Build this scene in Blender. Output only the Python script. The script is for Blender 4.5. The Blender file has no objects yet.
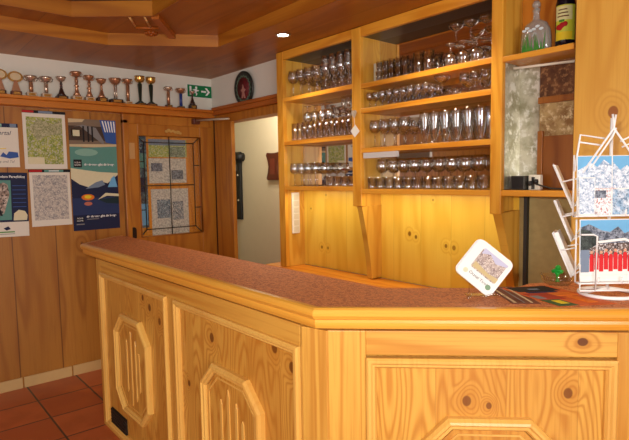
import bpy, bmesh, math, random
from mathutils import Vector, Matrix
random.seed(7)
R = math.radians
sc = bpy.context.scene
C = sc.collection
PI = math.pi

# ------------------------------------------------------------------ helpers
def lin(r, g, b):
    f = lambda c: (c/255/12.92) if c/255 <= .04045 else ((c/255+.055)/1.055)**2.4
    return (f(r), f(g), f(b), 1)

class MB:
    """collects geometry in one bmesh"""
    def __init__(s): s.bm = bmesh.new()
    def box(s, x0, x1, y0, y1, z0, z1):
        v = [s.bm.verts.new(p) for p in ((x0,y0,z0),(x1,y0,z0),(x1,y1,z0),(x0,y1,z0),(x0,y0,z1),(x1,y0,z1),(x1,y1,z1),(x0,y1,z1))]
        for f in ((3,2,1,0),(4,5,6,7),(0,1,5,4),(1,2,6,5),(2,3,7,6),(3,0,4,7)): s.bm.faces.new([v[i] for i in f])
        return s
    def prism(s, pts, h0, h1, ax='z'):
        m = {'z': lambda a,b,h:(a,b,h), 'y': lambda a,b,h:(a,h,b), 'x': lambda a,b,h:(h,a,b)}[ax]
        lo = [s.bm.verts.new(m(a,b,h0)) for a,b in pts]; hi = [s.bm.verts.new(m(a,b,h1)) for a,b in pts]
        n = len(pts)
        s.bm.faces.new(lo[::-1]); s.bm.faces.new(hi)
        for i in range(n): s.bm.faces.new((lo[i], lo[(i+1)%n], hi[(i+1)%n], hi[i]))
        return s
    def lathe(s, prof, n=20, cx=0, cy=0, z=0):
        rings = []
        for r, h in prof:
            if r < 1e-5: rings.append([s.bm.verts.new((cx,cy,z+h))])
            else: rings.append([s.bm.verts.new((cx+r*math.cos(2*PI*k/n), cy+r*math.sin(2*PI*k/n), z+h)) for k in range(n)])
        for a, b in zip(rings, rings[1:]):
            for k in range(n):
                k2 = (k+1) % n
                if len(a) == 1 and len(b) == 1: continue
                if len(a) == 1: f = (a[0], b[k2], b[k])
                elif len(b) == 1: f = (a[k], a[k2], b[0])
                else: f = (a[k], a[k2], b[k2], b[k])
                s.bm.faces.new(f).smooth = True
        for rg, rev in ((rings[0], True), (rings[-1], False)):
            if len(rg) > 1: s.bm.faces.new(rg[::-1] if rev else rg)
        return s
    def tube(s, pts, r, n=8, closed=False):
        pts = [Vector(p) for p in pts]; N = len(pts); rings = []
        up = Vector((0,0,1))
        for i, p in enumerate(pts):
            if closed: t = (pts[(i+1)%N]-pts[i-1]).normalized()
            else: t = (pts[min(i+1,N-1)]-pts[max(i-1,0)]).normalized()
            a = t.cross(up)
            if a.length < 1e-3: a = t.cross(Vector((1,0,0)))
            a.normalize(); b = a.cross(t)
            rings.append([s.bm.verts.new(p+r*(math.cos(2*PI*k/n)*a+math.sin(2*PI*k/n)*b)) for k in range(n)])
        M = N if closed else N-1
        for i in range(M):
            A, B = rings[i], rings[(i+1)%N]
            off = 0
            if closed and i == N-1:
                off = min(range(n), key=lambda o: (A[0].co-B[o].co).length)
            for k in range(n):
                s.bm.faces.new((A[k],A[(k+1)%n],B[(k+1+off)%n],B[(k+off)%n])).smooth = True
        if not closed: s.bm.faces.new(rings[0][::-1]); s.bm.faces.new(rings[-1])
        return s
    def sweep(s, path, prof, closed=True):
        """path in x,y (material to its left), prof = (inset to the left, z)"""
        n = len(path); rows = []
        for i in range(n):
            p = Vector(path[i])
            if closed or 0 < i < n-1:
                d0 = (p-Vector(path[i-1])).normalized(); d1 = (Vector(path[(i+1)%n])-p).normalized()
                n0 = Vector((-d0.y,d0.x)); n1 = Vector((-d1.y,d1.x)); m = (n0+n1); m = m/(m.length_squared/2)
            else:
                d = (Vector(path[1])-p if i == 0 else p-Vector(path[i-1])).normalized(); m = Vector((-d.y,d.x))
            rows.append([s.bm.verts.new((p.x+m.x*q, p.y+m.y*q, z)) for q, z in prof])
        k = len(prof)
        for i in range(n if closed else n-1):
            A, B = rows[i], rows[(i+1)%n]
            for j in range(k): s.bm.faces.new((A[j],B[j],B[(j+1)%k],A[(j+1)%k]))
        if not closed: s.bm.faces.new(rows[0]); s.bm.faces.new(rows[-1][::-1])
        return s
    def build(s, name, mat, parent=None, loc=(0,0,0), rot=(0,0,0), bevel=0, label=None, world=False):
        bmesh.ops.recalc_face_normals(s.bm, faces=s.bm.faces)
        me = bpy.data.meshes.new(name); s.bm.to_mesh(me); s.bm.free()
        me.materials.append(mat)
        o = bpy.data.objects.new(name, me); C.objects.link(o)
        if parent: o.parent = parent
        o.location = (-parent.location if world and parent else Vector(loc)); o.rotation_euler = rot
        if bevel:
            b = o.modifiers.new('bevel','BEVEL'); b.width = bevel; b.segments = 2; b.limit_method = 'ANGLE'; b.angle_limit = R(40)
        if label: o['label'] = label
        return o

def box(*a): return MB().box(*a)
def tag(o, label, cat, group=None):
    o['label'] = label; o['category'] = cat
    if group: o['group'] = group
    return o
def thing(name, label, cat, loc=(0,0,0), rot=(0,0,0), group=None):
    o = bpy.data.objects.new(name, None); C.objects.link(o); o.empty_display_size = .05
    o.location = loc; o.rotation_euler = rot
    return tag(o, label, cat, group)
def struct(o): o['kind'] = 'structure'; return o
def copy_tree(o, parent=None):
    c = o.copy(); C.objects.link(c); c.parent = parent
    for ch in list(o.children): copy_tree(ch, c)
    return c
FACE_X = (PI/2, 0, PI/2)      # flat things on the left wall: x -> +Y, y -> up, z -> into the room
FACE_Y = (PI/2, 0, 0)         # flat things on the back wall
def text(s, size, mat, parent, x, y, z=.001, name='lettering', bold=0, align='LEFT', rotz=0, shear=0, sx=1):
    cu = bpy.data.curves.new('t','FONT'); cu.body = s; cu.size = size; cu.align_x = align; cu.extrude = .0003; cu.offset = bold; cu.shear = shear
    t = bpy.data.objects.new('t', cu); C.objects.link(t)
    dg = bpy.context.evaluated_depsgraph_get(); me = bpy.data.meshes.new_from_object(t.evaluated_get(dg))
    bpy.data.objects.remove(t); bpy.data.curves.remove(cu)
    me.materials.clear(); me.materials.append(mat); me.name = name
    o = bpy.data.objects.new(name, me); C.objects.link(o); o.parent = parent; o.location = (x,y,z); o.rotation_euler = (0,0,rotz); o.scale = (sx,1,1)
    return o
def circ(cx, cy, rx, ry=None, n=24):
    ry = ry or rx
    return [(cx+rx*math.cos(2*PI*k/n), cy+ry*math.sin(2*PI*k/n)) for k in range(n)]
def rrect(x0, x1, y0, y1, r, n=5):
    out = []
    for cx, cy, a in ((x1-r,y0+r,-90),(x1-r,y1-r,0),(x0+r,y1-r,90),(x0+r,y0+r,180)):
        for k in range(n+1): out.append((cx+r*math.cos(R(a+90*k/n)), cy+r*math.sin(R(a+90*k/n))))
    return out
def octa(x0, x1, y0, y1, c):
    return [(x0+c,y0),(x1-c,y0),(x1,y0+c),(x1,y1-c),(x1-c,y1),(x0+c,y1),(x0,y1-c),(x0,y0+c)]

# ------------------------------------------------------------------ materials
class NT:
    def __init__(s, name):
        s.m = bpy.data.materials.new(name); s.m.use_nodes = True; s.t = s.m.node_tree; s.t.nodes.clear()
        s.out = s.n('ShaderNodeOutputMaterial')
    def n(s, t, **k):
        x = s.t.nodes.new(t)
        for a, b in k.items(): setattr(x, a, b)
        return x
    def l(s, a, b): s.t.links.new(a, b)
    def put(s, sock, v):
        if hasattr(v, 'is_linked'): s.l(v, sock)
        else: sock.default_value = v
    def math(s, op, a, b=0, c=0):
        x = s.n('ShaderNodeMath', operation=op); s.put(x.inputs[0], a); s.put(x.inputs[1], b); s.put(x.inputs[2], c); return x.outputs[0]
    def mix(s, f, a, b, mode='MIX'):
        x = s.n('ShaderNodeMix', data_type='RGBA', blend_type=mode); s.put(x.inputs[0], f); s.put(x.inputs[6], a); s.put(x.inputs[7], b); return x.outputs[2]
    def ramp(s, f, lo, hi):
        x = s.n('ShaderNodeMapRange', interpolation_type='SMOOTHSTEP'); s.put(x.inputs[0], f); s.put(x.inputs[1], lo); s.put(x.inputs[2], hi); return x.outputs[0]
    def vec(s, a, b, c):
        x = s.n('ShaderNodeCombineXYZ'); s.put(x.inputs[0], a); s.put(x.inputs[1], b); s.put(x.inputs[2], c); return x.outputs[0]
    def noise(s, v, scale=1, detail=2, rough=.5, out=0):
        x = s.n('ShaderNodeTexNoise'); s.l(v, x.inputs['Vector']); x.inputs['Scale'].default_value = scale; x.inputs['Detail'].default_value = detail; x.inputs['Roughness'].default_value = rough; return x.outputs[out]
    def obj(s): return s.n('ShaderNodeTexCoord').outputs['Object']
    def bsdf(s, col, rough=.5, metal=0, spec=.5, bump=None, bs=.3, bd=.002, coat=0):
        p = s.n('ShaderNodeBsdfPrincipled'); s.put(p.inputs['Base Color'], col); s.put(p.inputs['Roughness'], rough); s.put(p.inputs['Metallic'], metal)
        p.inputs['Specular IOR Level'].default_value = spec; p.inputs['Coat Weight'].default_value = coat; p.inputs['Coat Roughness'].default_value = .15
        if bump is not None:
            b = s.n('ShaderNodeBump'); b.inputs['Strength'].default_value = bs; b.inputs['Distance'].default_value = bd; s.l(bump, b.inputs['Height']); s.l(b.outputs[0], p.inputs['Normal'])
        s.l(p.outputs[0], s.out.inputs[0]); return s.m

def flat(name, col, rough=.5, metal=0, spec=.5, vary=.12, scale=60):
    t = NT(name); v = t.noise(t.obj(), scale, 2)
    c = t.mix(t.math('MULTIPLY', v, vary*2), col, tuple(x*.55 for x in col[:3])+(1,))
    return t.bsdf(c, rough, metal, spec)
def emit(name, col, st):
    t = NT(name); e = t.n('ShaderNodeEmission'); e.inputs[0].default_value = col; e.inputs[1].default_value = st; t.l(e.outputs[0], t.out.inputs[0]); return t.m

def pine(name, light, mid, dark, u='X', v='Z', board=0, boff=0, rough=.38, knot=.5, freq=9, groove=.012, coat=.0, spec=.45, knotdark=None, us=6.0, knots=(), con=.8, gd=.8, tone=(.97,.90,.50), kb=1.6, vs=.75):
    w = lambda c: (c[0]*tone[0], c[1]*tone[1], c[2]*tone[2], 1)
    light, mid, dark = w(light), w(mid), w(dark)
    t = NT(name); sp = t.n('ShaderNodeSeparateXYZ'); t.l(t.obj(), sp.inputs[0])
    ax = {'X':0,'Y':1,'Z':2}
    def comp(w):
        if w == 'XY': return t.math('MULTIPLY', t.math('ADD', sp.outputs[0], sp.outputs[1]), .7071)
        return sp.outputs[ax[w]]
    U, V = comp(u), comp(v)
    rnd = t.math('MULTIPLY', t.n('ShaderNodeObjectInfo').outputs['Random'], 17.0)
    if board:
        b = t.math('DIVIDE', t.math('ADD', U, boff), board); idx = t.math('FLOOR', b); fr = t.math('FRACT', b)
        z = t.math('ADD', t.math('MULTIPLY', idx, 5.37), rnd)
    else: z = rnd
    kv = t.vec(t.math('MULTIPLY', U, 4.2), t.math('MULTIPLY', V, 2.3), z)
    vo = t.n('ShaderNodeTexVoronoi', voronoi_dimensions='3D'); t.l(kv, vo.inputs['Vector']); vo.inputs['Scale'].default_value = 1; 
    kd = vo.outputs['Distance']; kc = t.n('ShaderNodeSeparateColor'); t.l(vo.outputs['Color'], kc.inputs[0])
    sel = t.math('LESS_THAN', kc.outputs[0], knot)
    knotm = t.math('MULTIPLY', t.ramp(kd, .085, .055), sel)
    halo = t.math('MULTIPLY', t.ramp(kd, .30, .05), sel)
    for ku, kv_, kr in knots:
        dd = t.math('SQRT', t.math('ADD', t.math('POWER', t.math('SUBTRACT', U, ku), 2), t.math('POWER', t.math('MULTIPLY', t.math('SUBTRACT', V, kv_), .8), 2)))
        knotm = t.math('MAXIMUM', knotm, t.ramp(dd, kr*1.08, kr*.8)); halo = t.math('MAXIMUM', halo, t.ramp(dd, kr*4.2, kr*.6))
    n1 = t.noise(t.vec(t.math('MULTIPLY', U, us), t.math('MULTIPLY', V, vs), z), 1, 1.5)
    field = t.math('ADD', t.math('MULTIPLY', n1, freq), t.math('MULTIPLY', halo, kb))
    ring = t.math('ADD', t.math('MULTIPLY', t.math('SINE', t.math('MULTIPLY', field, 6.2832)), .5), .5)
    ring = t.math('POWER', ring, 2.2)
    fib = t.noise(t.vec(t.math('MULTIPLY', U, 130), t.math('MULTIPLY', V, 4), z), 1, 2)
    big = t.noise(t.vec(t.math('MULTIPLY', U, 2.0), t.math('MULTIPLY', V, .6), z), 1, 2)
    c = t.mix(t.math('MULTIPLY', ring, con), light, mid)
    c = t.mix(t.math('MULTIPLY', t.ramp(fib, .45, .75), .35), c, mid)
    c = t.mix(t.math('MULTIPLY', t.ramp(big, .45, .72), .45), c, mid)
    c = t.mix(t.math('MULTIPLY', halo, .35), c, mid)
    c = t.mix(t.math('MULTIPLY', knotm, .85), c, knotdark or dark)
    h = fib
    if board:
        g = t.math('MAXIMUM', t.ramp(fr, groove/board, 0.0), t.ramp(fr, 1-groove/board, 1.0))
        g = t.math('MULTIPLY', g, gd)
        tone = t.n('ShaderNodeTexWhiteNoise', noise_dimensions='1D'); t.l(idx, tone.inputs['W'])
        c = t.mix(t.math('MULTIPLY', tone.outputs[0], .3), c, mid)
        c = t.mix(g, c, dark)
    return t.bsdf(c, rough, 0, spec, bump=h, bs=.06, bd=.001, coat=coat)

L_, M_, D_ = lin(226,176,98), lin(196,130,52), lin(98,48,16)
P_v = dict(u='X', v='Z')
CF = (lin(228,178,104), lin(184,116,46), lin(80,32,12)); CT = (.93,.88,.50)
counter_front = pine('counter_pine', *CF, tone=CT, u='X', v='Y', board=.21, boff=.13, knot=.12, freq=26, groove=.0012, coat=.25, us=5.5, con=.65, gd=.35, kb=3.4,
    knots=((-2.555,.903,.013),(-2.472,.867,.016),(-2.359,.819,.015),(-1.854,.856,.017),(-1.42,.92,.017),(-1.324,.876,.016),(-2.07,.60,.012),(-1.38,.52,.014)))
counter_mitre = pine('counter_pine_mitre', *CF, tone=CT, u='X', v='Y', board=.21, boff=.06, knot=.12, freq=26, groove=.0012, coat=.25, us=5.5, con=.65, gd=.35, kb=3.4, knots=((.454,.814,.014),(.751,.843,.014),(.52,.80,.009)))
counter_frame = pine('counter_frame_pine', *CF, tone=CT, u='X', v='Y', knot=.08, freq=9, us=11, vs=.25, coat=.25, con=.6)
counter_rail = pine('counter_rail_pine', *CF, tone=CT, u='Y', v='X', knot=.12, freq=8, us=10, vs=.3, coat=.25, con=.6, knots=((1.003,.786,.013),))
nosing_mat = pine('nosing_pine', lin(234,176,90), lin(212,144,58), lin(150,80,24), u='Z', v='XY', knot=.03, freq=3, rough=.3, coat=.35, con=.5)
corner_mat = pine('corner_post_pine', *CF, tone=CT, u='X', v='Z', knot=.05, freq=9, us=11, vs=.25, coat=.25, con=.6)
mould_mat = pine('moulding_pine', lin(234,188,114), lin(206,142,70), lin(130,72,28), tone=(.95,.91,.62), u='X', v='Y', knot=.0, freq=1.2, coat=.35, con=.5)
cab_v = pine('cabinet_pine_upright', lin(226,170,76), lin(204,138,46), lin(112,56,14), u='X', v='Z', knot=.15, freq=8, coat=.15)
cab_h = pine('cabinet_pine_rail', lin(228,166,74), lin(204,132,44), lin(112,56,14), u='Z', v='X', knot=.15, freq=6, coat=.15)
cab_side = pine('cabinet_pine_side', lin(222,176,92), lin(198,142,58), lin(100,52,16), u='Y', v='Z', knot=.35, freq=7)
cab_back = pine('cabinet_back_boards', lin(244,208,108), lin(226,178,74), lin(104,60,14), tone=(1,.98,.55), u='X', v='Z', board=.21, boff=.03, knot=.06, freq=5, groove=.0016, us=4, gd=.45,
    knots=((-2.005,1.15,.012),(-1.957,1.134,.010),(-1.744,1.099,.010),(-1.691,1.093,.012),(-2.809,.995,.010),(-2.744,.994,.009),(-2.925,1.27,.006),(-2.757,1.372,.006),(-1.834,1.357,.005)))
cab_orange = pine('alcove_back_boards', lin(206,134,58), lin(176,98,34), lin(90,40,12), u='X', v='Z', knot=.4, freq=7)
wall_pine = pine('wall_panel_pine', lin(184,126,62), lin(154,94,40), lin(76,38,12), tone=(.88,.86,.52), u='Y', v='Z', board=.29, boff=.12, knot=.25, freq=5, groove=.006, rough=.45)
wall_pine_x = pine('wall_panel_pine_back', lin(206,136,62), lin(178,104,40), lin(84,40,12), u='X', v='Z', board=.29, knot=.25, freq=5, groove=.006, rough=.45)
trim_y = pine('trim_pine_along_left', lin(196,124,52), lin(168,92,32), lin(84,40,12), u='Z', v='Y', knot=.1, freq=5)
trim_x = pine('trim_pine_along_back', lin(182,104,44), lin(150,78,28), lin(74,34,10), u='Z', v='X', knot=.1, freq=5)
door_v = pine('door_pine', lin(184,122,54), lin(156,92,34), lin(84,42,12), u='Y', v='Z', knot=.12, freq=6)
casing_x = pine('casing_pine', lin(190,128,56), lin(162,98,38), lin(84,42,12), u='X', v='Z', knot=.1, freq=6)
ceil_mat = pine('ceiling_boards', lin(170,110,48), lin(144,84,32), lin(72,34,10), u='Y', v='X', board=.42, knot=.3, freq=4, groove=.003, rough=.4)
ceil_fascia = pine('ceiling_fascia', lin(174,114,46), lin(146,86,30), lin(84,40,12), u='Z', v='XY', knot=.05, freq=5)
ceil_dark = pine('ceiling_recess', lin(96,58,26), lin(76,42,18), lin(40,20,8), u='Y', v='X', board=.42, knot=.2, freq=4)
ceil_rib = pine('ceiling_rib', lin(168,94,36), lin(140,70,24), lin(72,34,10), u='Z', v='XY', knot=.05, freq=5)
pillar_mat = pine('pillar_pine', lin(232,186,104), lin(208,152,70), lin(140,72,30), tone=(.97,.92,.58), u='X', v='Z', knot=.1, freq=10, us=5, coat=.15, con=.6, kb=3, knots=((-.819,1.738,.020),(-.80,2.24,.009)))
dark_top = flat('dark_cabinet_top', lin(46,38,34), .35)
ledge_mat = pine('ledge_pine', lin(224,150,62), lin(198,116,40), lin(110,56,16), u='Y', v='X', knot=.15, freq=6, coat=.3)
brown_wood = flat('dark_brown_wood', lin(96,42,26), .4, scale=25, vary=.3)
reflected_wood = pine('reflected_wood', lin(166,106,56), lin(134,76,36), lin(66,28,10), u='X', v='Z', knot=.2, freq=6)  # orange wood reflected in the alcove mirror, put into colour

plaster = flat('white_plaster', lin(222,218,206), .9, spec=.2, vary=.05, scale=18)
hall_plaster = flat('hall_plaster', lin(226,216,188), .9, spec=.2, vary=.05, scale=12)
green_plaster = flat('olive_plaster', lin(176,156,104), .85, spec=.2, vary=.35, scale=30)
white_wire = flat('white_coated_wire', lin(240,240,240), .35, vary=.03)
white_plastic = flat('white_plastic', lin(236,230,212), .4, vary=.04)
paper = flat('white_paper', lin(226,220,206), .8, spec=.2, vary=.06)
paper_bright = flat('bright_card', lin(228,227,224), .5, spec=.3, vary=.02)
black_plastic = flat('black_plastic', lin(20,20,22), .45, vary=.1)
dark_grey = flat('dark_grey_plastic', lin(56,56,50), .4)
chrome = flat('brushed_steel', lin(200,196,188), .3, metal=1, vary=.1)
tin = flat('door_closer_metal', lin(190,178,158), .45, metal=.4)
def ink(n, r, g, b): return flat(n, lin(r,g,b), .6, spec=.3, vary=.12)
navy = ink('navy_print',22,30,66); red = ink('red_print',176,24,28); blue = ink('blue_print',52,88,160); black = ink('black_print',18,18,24)
white_ink = ink('white_print',238,238,236); orange = ink('orange_print',226,120,34); yellow = ink('yellow_print',232,206,40); teal = ink('teal_print',92,146,136)
green = ink('green_print',70,140,46); sky_ink = ink('sky_print',110,176,222); beige = ink('beige_print',206,186,148); greyb = ink('greyblue_print',120,136,158)
dkgreen = ink('sign_green',20,120,70); grey = ink('grey_print',130,128,128); brown = ink('brown_print',110,72,44); skyblue2 = ink('turquoise_print',136,180,164); pale = ink('pale_yellow_print',222,214,178)

def mottle(name, cols, scale, rough=.6, metal=0, stretch=(1,1,1), detail=4, contrast=(.35,.65)):
    t = NT(name); sp = t.n('ShaderNodeSeparateXYZ'); t.l(t.obj(), sp.inputs[0])
    v = t.vec(t.math('MULTIPLY', sp.outputs[0], stretch[0]), t.math('MULTIPLY', sp.outputs[1], stretch[1]), t.math('MULTIPLY', sp.outputs[2], stretch[2]))
    a = t.noise(v, scale, detail, .65); b = t.noise(v, scale*2.7, detail, .65)
    c = t.mix(t.ramp(a, contrast[0], contrast[1]), cols[0], cols[1])
    c = t.mix(t.ramp(b, .5, .62), c, cols[2])
    return t.bsdf(c, rough, metal, .4, bump=a, bs=.1)
carpet = mottle('countertop_laminate', [lin(198,118,62), lin(160,86,44), lin(216,146,92)], 60, .62, contrast=(.42,.58))
map_green = mottle('map_green_print', [lin(118,138,50), lin(176,178,90), lin(196,190,178)], 34, .7)
map_grey = mottle('map_grey_print', [lin(196,188,176), lin(140,138,140), lin(214,206,194)], 40, .7)
snow_print = mottle('snow_rock_print', [lin(214,226,240), lin(120,150,184), lin(240,244,250)], 60, .5)
rock_print = mottle('rock_print', [lin(70,78,96), lin(150,160,176), lin(40,48,60)], 60, .5)
village_print = mottle('village_print', [lin(186,170,160), lin(130,110,110), lin(220,208,200)], 90, .6)
clip_print = mottle('newsprint', [lin(214,210,200), lin(150,148,144), lin(228,224,214)], 60, .7)
clip_green = mottle('green_clipping', [lin(120,150,60), lin(180,180,80), lin(210,210,190)], 40, .7)
silver = mottle('mirror_mottle', [lin(206,204,186), lin(150,146,120), lin(228,228,220)], 9, .3, .55, detail=6)  # pale blotches carry the mirror's bright reflections as colour
stone = mottle('reflected_stone', [lin(196,168,116), lin(140,104,64), lin(222,200,156)], 14, .9, detail=8)  # wall reflected in the alcove mirror, painted as a surface
mirror_dark = mottle('reflected_dark', [lin(116,72,42), lin(84,50,30), lin(156,112,72)], 16, .7, detail=8)  # dark upper part of the same painted reflection
person_print = mottle('climber_print', [lin(206,190,176), lin(110,84,70), lin(60,52,50)], 26, .6)

def tiles():
    t = NT('terracotta_tiles'); sp = t.n('ShaderNodeSeparateXYZ'); t.l(t.obj(), sp.inputs[0])
    bx = t.math('DIVIDE', t.math('ADD', sp.outputs[0], 4.215), .336); by = t.math('DIVIDE', t.math('ADD', sp.outputs[1], -.765+3.36), .338)
    fx, fy = t.math('FRACT', bx), t.math('FRACT', by)
    g = t.math('MAXIMUM', t.math('MAXIMUM', t.ramp(fx,.022,.012), t.ramp(fx,.978,.988)), t.math('MAXIMUM', t.ramp(fy,.022,.012), t.ramp(fy,.978,.988)))
    w = t.n('ShaderNodeTexWhiteNoise', noise_dimensions='2D'); t.l(t.vec(t.math('FLOOR',bx), t.math('FLOOR',by), 0), w.inputs['Vector'])
    n = t.noise(t.obj(), 7, 4)
    c = t.mix(w.outputs[0], lin(196,104,58), lin(170,82,46)); c = t.mix(t.ramp(n,.4,.7), c, lin(180,92,48)); c = t.mix(g, c, lin(74,58,48))
    return t.bsdf(c, .35, 0, .5, bump=t.math('SUBTRACT', 1, g), bs=.4, bd=.003)
tile_mat = tiles()
base_tile = flat('beige_skirting_tile', lin(206,170,112), .5, vary=.15, scale=10)

def mirror():
    t = NT('mirror_glass'); g = t.n('ShaderNodeBsdfGlossy'); g.inputs[0].default_value = (.74,.70,.64,1); g.inputs[1].default_value = .015; t.l(g.outputs[0], t.out.inputs[0]); return t.m
mirror_mat = mirror()
def glassm(name, tint=(.95,.95,.95,1), base=.07, edge=.75, rough=.04, power=2.2, bump=0, body=None, bodyf=0):
    t = NT(name); tr = t.n('ShaderNodeBsdfTransparent'); tr.inputs[0].default_value = tint
    gl = t.n('ShaderNodeBsdfGlossy'); gl.inputs[1].default_value = rough
    lw = t.n('ShaderNodeLayerWeight'); lw.inputs[0].default_value = .5
    f = t.math('ADD', t.math('MULTIPLY', t.math('POWER', lw.outputs['Facing'], power), edge), base)
    if bump:
        b = t.n('ShaderNodeBump'); b.inputs['Strength'].default_value = .9; b.inputs['Distance'].default_value = .004
        t.l(t.noise(t.obj(), bump, 2), b.inputs['Height']); t.l(b.outputs[0], gl.inputs['Normal'])
    a = tr.outputs[0]
    if body:
        df = t.n('ShaderNodeBsdfDiffuse'); df.inputs[0].default_value = body
        m0 = t.n('ShaderNodeMixShader'); m0.inputs[0].default_value = bodyf; t.l(a, m0.inputs[1]); t.l(df.outputs[0], m0.inputs[2]); a = m0.outputs[0]
    m = t.n('ShaderNodeMixShader'); t.l(f, m.inputs[0]); t.l(a, m.inputs[1]); t.l(gl.outputs[0], m.inputs[2]); t.l(m.outputs[0], t.out.inputs[0]); return t.m
def drinkglass():
    t = NT('drinking_glass'); lw = t.n('ShaderNodeLayerWeight'); lw.inputs[0].default_value = .5; fc = lw.outputs['Facing']
    tr = t.n('ShaderNodeBsdfTransparent'); t.put(tr.inputs[0], t.mix(t.math('POWER', fc, 3.0), (.97,.97,.96,1), (.50,.48,.46,1)))
    gl = t.n('ShaderNodeBsdfGlossy'); gl.inputs[1].default_value = .03
    m = t.n('ShaderNodeMixShader'); t.put(m.inputs[0], t.math('ADD', t.math('MULTIPLY', t.math('POWER', fc, 2.0), .85), .15)); t.l(tr.outputs[0], m.inputs[1]); t.l(gl.outputs[0], m.inputs[2]); t.l(m.outputs[0], t.out.inputs[0]); return t.m
glass = drinkglass()
leaded = glassm('leaded_pane', (.98,.98,.97,1), .04, .12, .12, 2, bump=60)
acrylic = glassm('clear_acrylic', (.95,.95,.95,1), .05, .6, .05)
flask_glass = glassm('etched_flask_glass', (.82,.86,.84,1), .08, .7, .08, 2, body=(.7,.76,.74,1), bodyf=.22)
dark_glass = flat('dark_bottle_glass', lin(18,16,30), .08, vary=.05)
gold_cup = flat('gold_cup_metal', lin(206,160,84), .25, metal=.75, vary=.1)
bronze_cup = flat('bronze_cup_metal', lin(190,140,106), .28, metal=.7, vary=.1)
silver_cup = flat('silver_cup_metal', lin(206,186,168), .25, metal=.75, vary=.1)
marble_base = flat('dark_marble', lin(58,34,26), .3, vary=.3, scale=40)
lamp_on = emit('lamp_lens', (1,.93,.8,1), 14)

# ------------------------------------------------------------------ room
WX, WY = -4.21, 2.393
struct(box(WX-1.7, 2.6, -2.6, 3.4, -.08, 0).build('floor', tile_mat))
# left wall: plaster above, pine boards below the trophy shelf, opening for the door
struct(MB().box(WX-.12, WX, -2.6, WY+.01, 2.03, 2.62).build('wall_left', plaster))
wp = MB().box(WX-.12, WX, -2.6, 1.565, 0, 2.03).box(WX-.12, WX, 2.437, 2.6, 0, 2.03)
wp = struct(wp.build('wall_left_panelling', wall_pine))
bs = MB()
y = -2.6 + (.765+2.6) % .338 - .338
while y < 1.5:
    bs.box(WX, WX+.012, max(y+.004,-2.59), min(y+.332,1.5), 0, .078); y += .338
struct(bs.build('baseboard_left', base_tile, bevel=.002))
# back wall beside the cabinet with the doorway
struct(MB().box(WX-.02, -3.075, WY, WY+.1, 2.04, 2.62).box(-3.075,2.6,2.5,2.6,0,2.62).build('wall_back', plaster))
struct(box(WX-.02, -3.90, WY+.0, WY+.03, 0, 2.04).build('wall_back_panelling', wall_pine_x))
# doorway casing in the back wall
cs = MB().box(-4.135, -3.858, 2.372, WY+.015, 0, 1.985).box(-4.135, -3.075, 2.372, WY+.1, 1.985, 2.052)
struct(cs.build('door_1', casing_x, bevel=.003))
struct(box(-4.162,-4.138,2.378,WY,0,2.03).build('corner_gap_shade', flat('gap_shade_dark', lin(40,22,12), .6)))  # dark strip whose colour carries the shade of the corner gap
# hall seen through the doorway
struct(MB().box(-6.0,-2.7,3.2,3.3,0,2.5).box(-6.0,-5.9,2.5,3.2,0,2.5).box(-3.0,-2.9,2.6,3.2,0,2.5).box(-6.0,-4.33,2.44,2.46,0,2.5).build('wall_hall', hall_plaster))
struct(box(-6.0,-2.7,2.493,3.3,2.5,2.56).build('ceiling_hall', hall_plaster))
# walls behind the camera
struct(MB().box(WX-.1,-2.6,-2.7,-2.6,0,2.62).box(-2.6,-.4,-2.7,-2.6,0,.8).box(-2.6,-.4,-2.7,-2.6,2.1,2.62).box(-.4,2.7,-2.7,-2.6,0,2.62).build('wall_front', wall_pine_x))
struct(MB().box(2.6,2.7,-2.6,-1.6,0,2.62).box(2.6,2.7,-1.6,.6,0,.8).box(2.6,2.7,-1.6,.6,2.1,2.62).box(2.6,2.7,.6,2.6,0,2.62).build('wall_right', wall_pine))
pane = glassm('window_pane', (.97,.98,1,1), .04, .4, .02)
def window(name, horizontal, a0, a1, c):
    m = MB()
    f = (lambda p,q,z0,z1: m.box(p,q,c-.03,c+.03,z0,z1)) if horizontal else (lambda p,q,z0,z1: m.box(c-.03,c+.03,p,q,z0,z1))
    for p,q,z0,z1 in ((a0,a0+.06,.8,2.1),(a1-.06,a1,.8,2.1),(a0,a1,.8,.86),(a0,a1,2.04,2.1),((a0+a1)/2-.03,(a0+a1)/2+.03,.8,2.1)): f(p,q,z0,z1)
    o = struct(m.build(name, casing_x))
    g = MB()
    if horizontal: g.box(a0+.06,a1-.06,c-.004,c+.004,.86,2.04)
    else: g.box(c-.004,c+.004,a0+.06,a1-.06,.86,2.04)
    g.build('pane', pane, o)
window('window_1', True, -2.6, -.4, -2.65)
window('window_2', False, -1.6, .6, 2.65)

# ceiling: planked border, octagonal stepped tray
OUT = [(-3.55,-1.3),(-3.55,1.26),(-3.16,1.87),(.9,1.87),(1.3,1.26),(1.3,-1.3),(.9,-1.9),(-3.16,-1.9)]
INN = [(-3.28,-1.05),(-3.28,.965),(-2.975,1.337),(.65,1.337),(1.03,.965),(1.03,-1.05),(.65,-1.5),(-2.975,-1.5)]
def ringface(outer, inner, z):
    m = MB(); es = []
    for loop in (outer, inner):
        v = [m.bm.verts.new((x,y,z)) for x,y in loop]; es += [m.bm.edges.new((v[i],v[(i+1)%len(v)])) for i in range(len(v))]
    bmesh.ops.triangle_fill(m.bm, edges=es, use_beauty=True); return m
rect = [(WX-.02,-2.62),(2.62,-2.62),(2.62,2.5),(WX-.02,2.5)]
cl = ringface(rect, OUT, 2.39); g = bmesh.ops.extrude_face_region(cl.bm, geom=cl.bm.faces[:])
for v in [e for e in g['geom'] if isinstance(e, bmesh.types.BMVert)]: v.co.z = 2.62
ceil = struct(cl.build('ceiling', ceil_mat))
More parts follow.
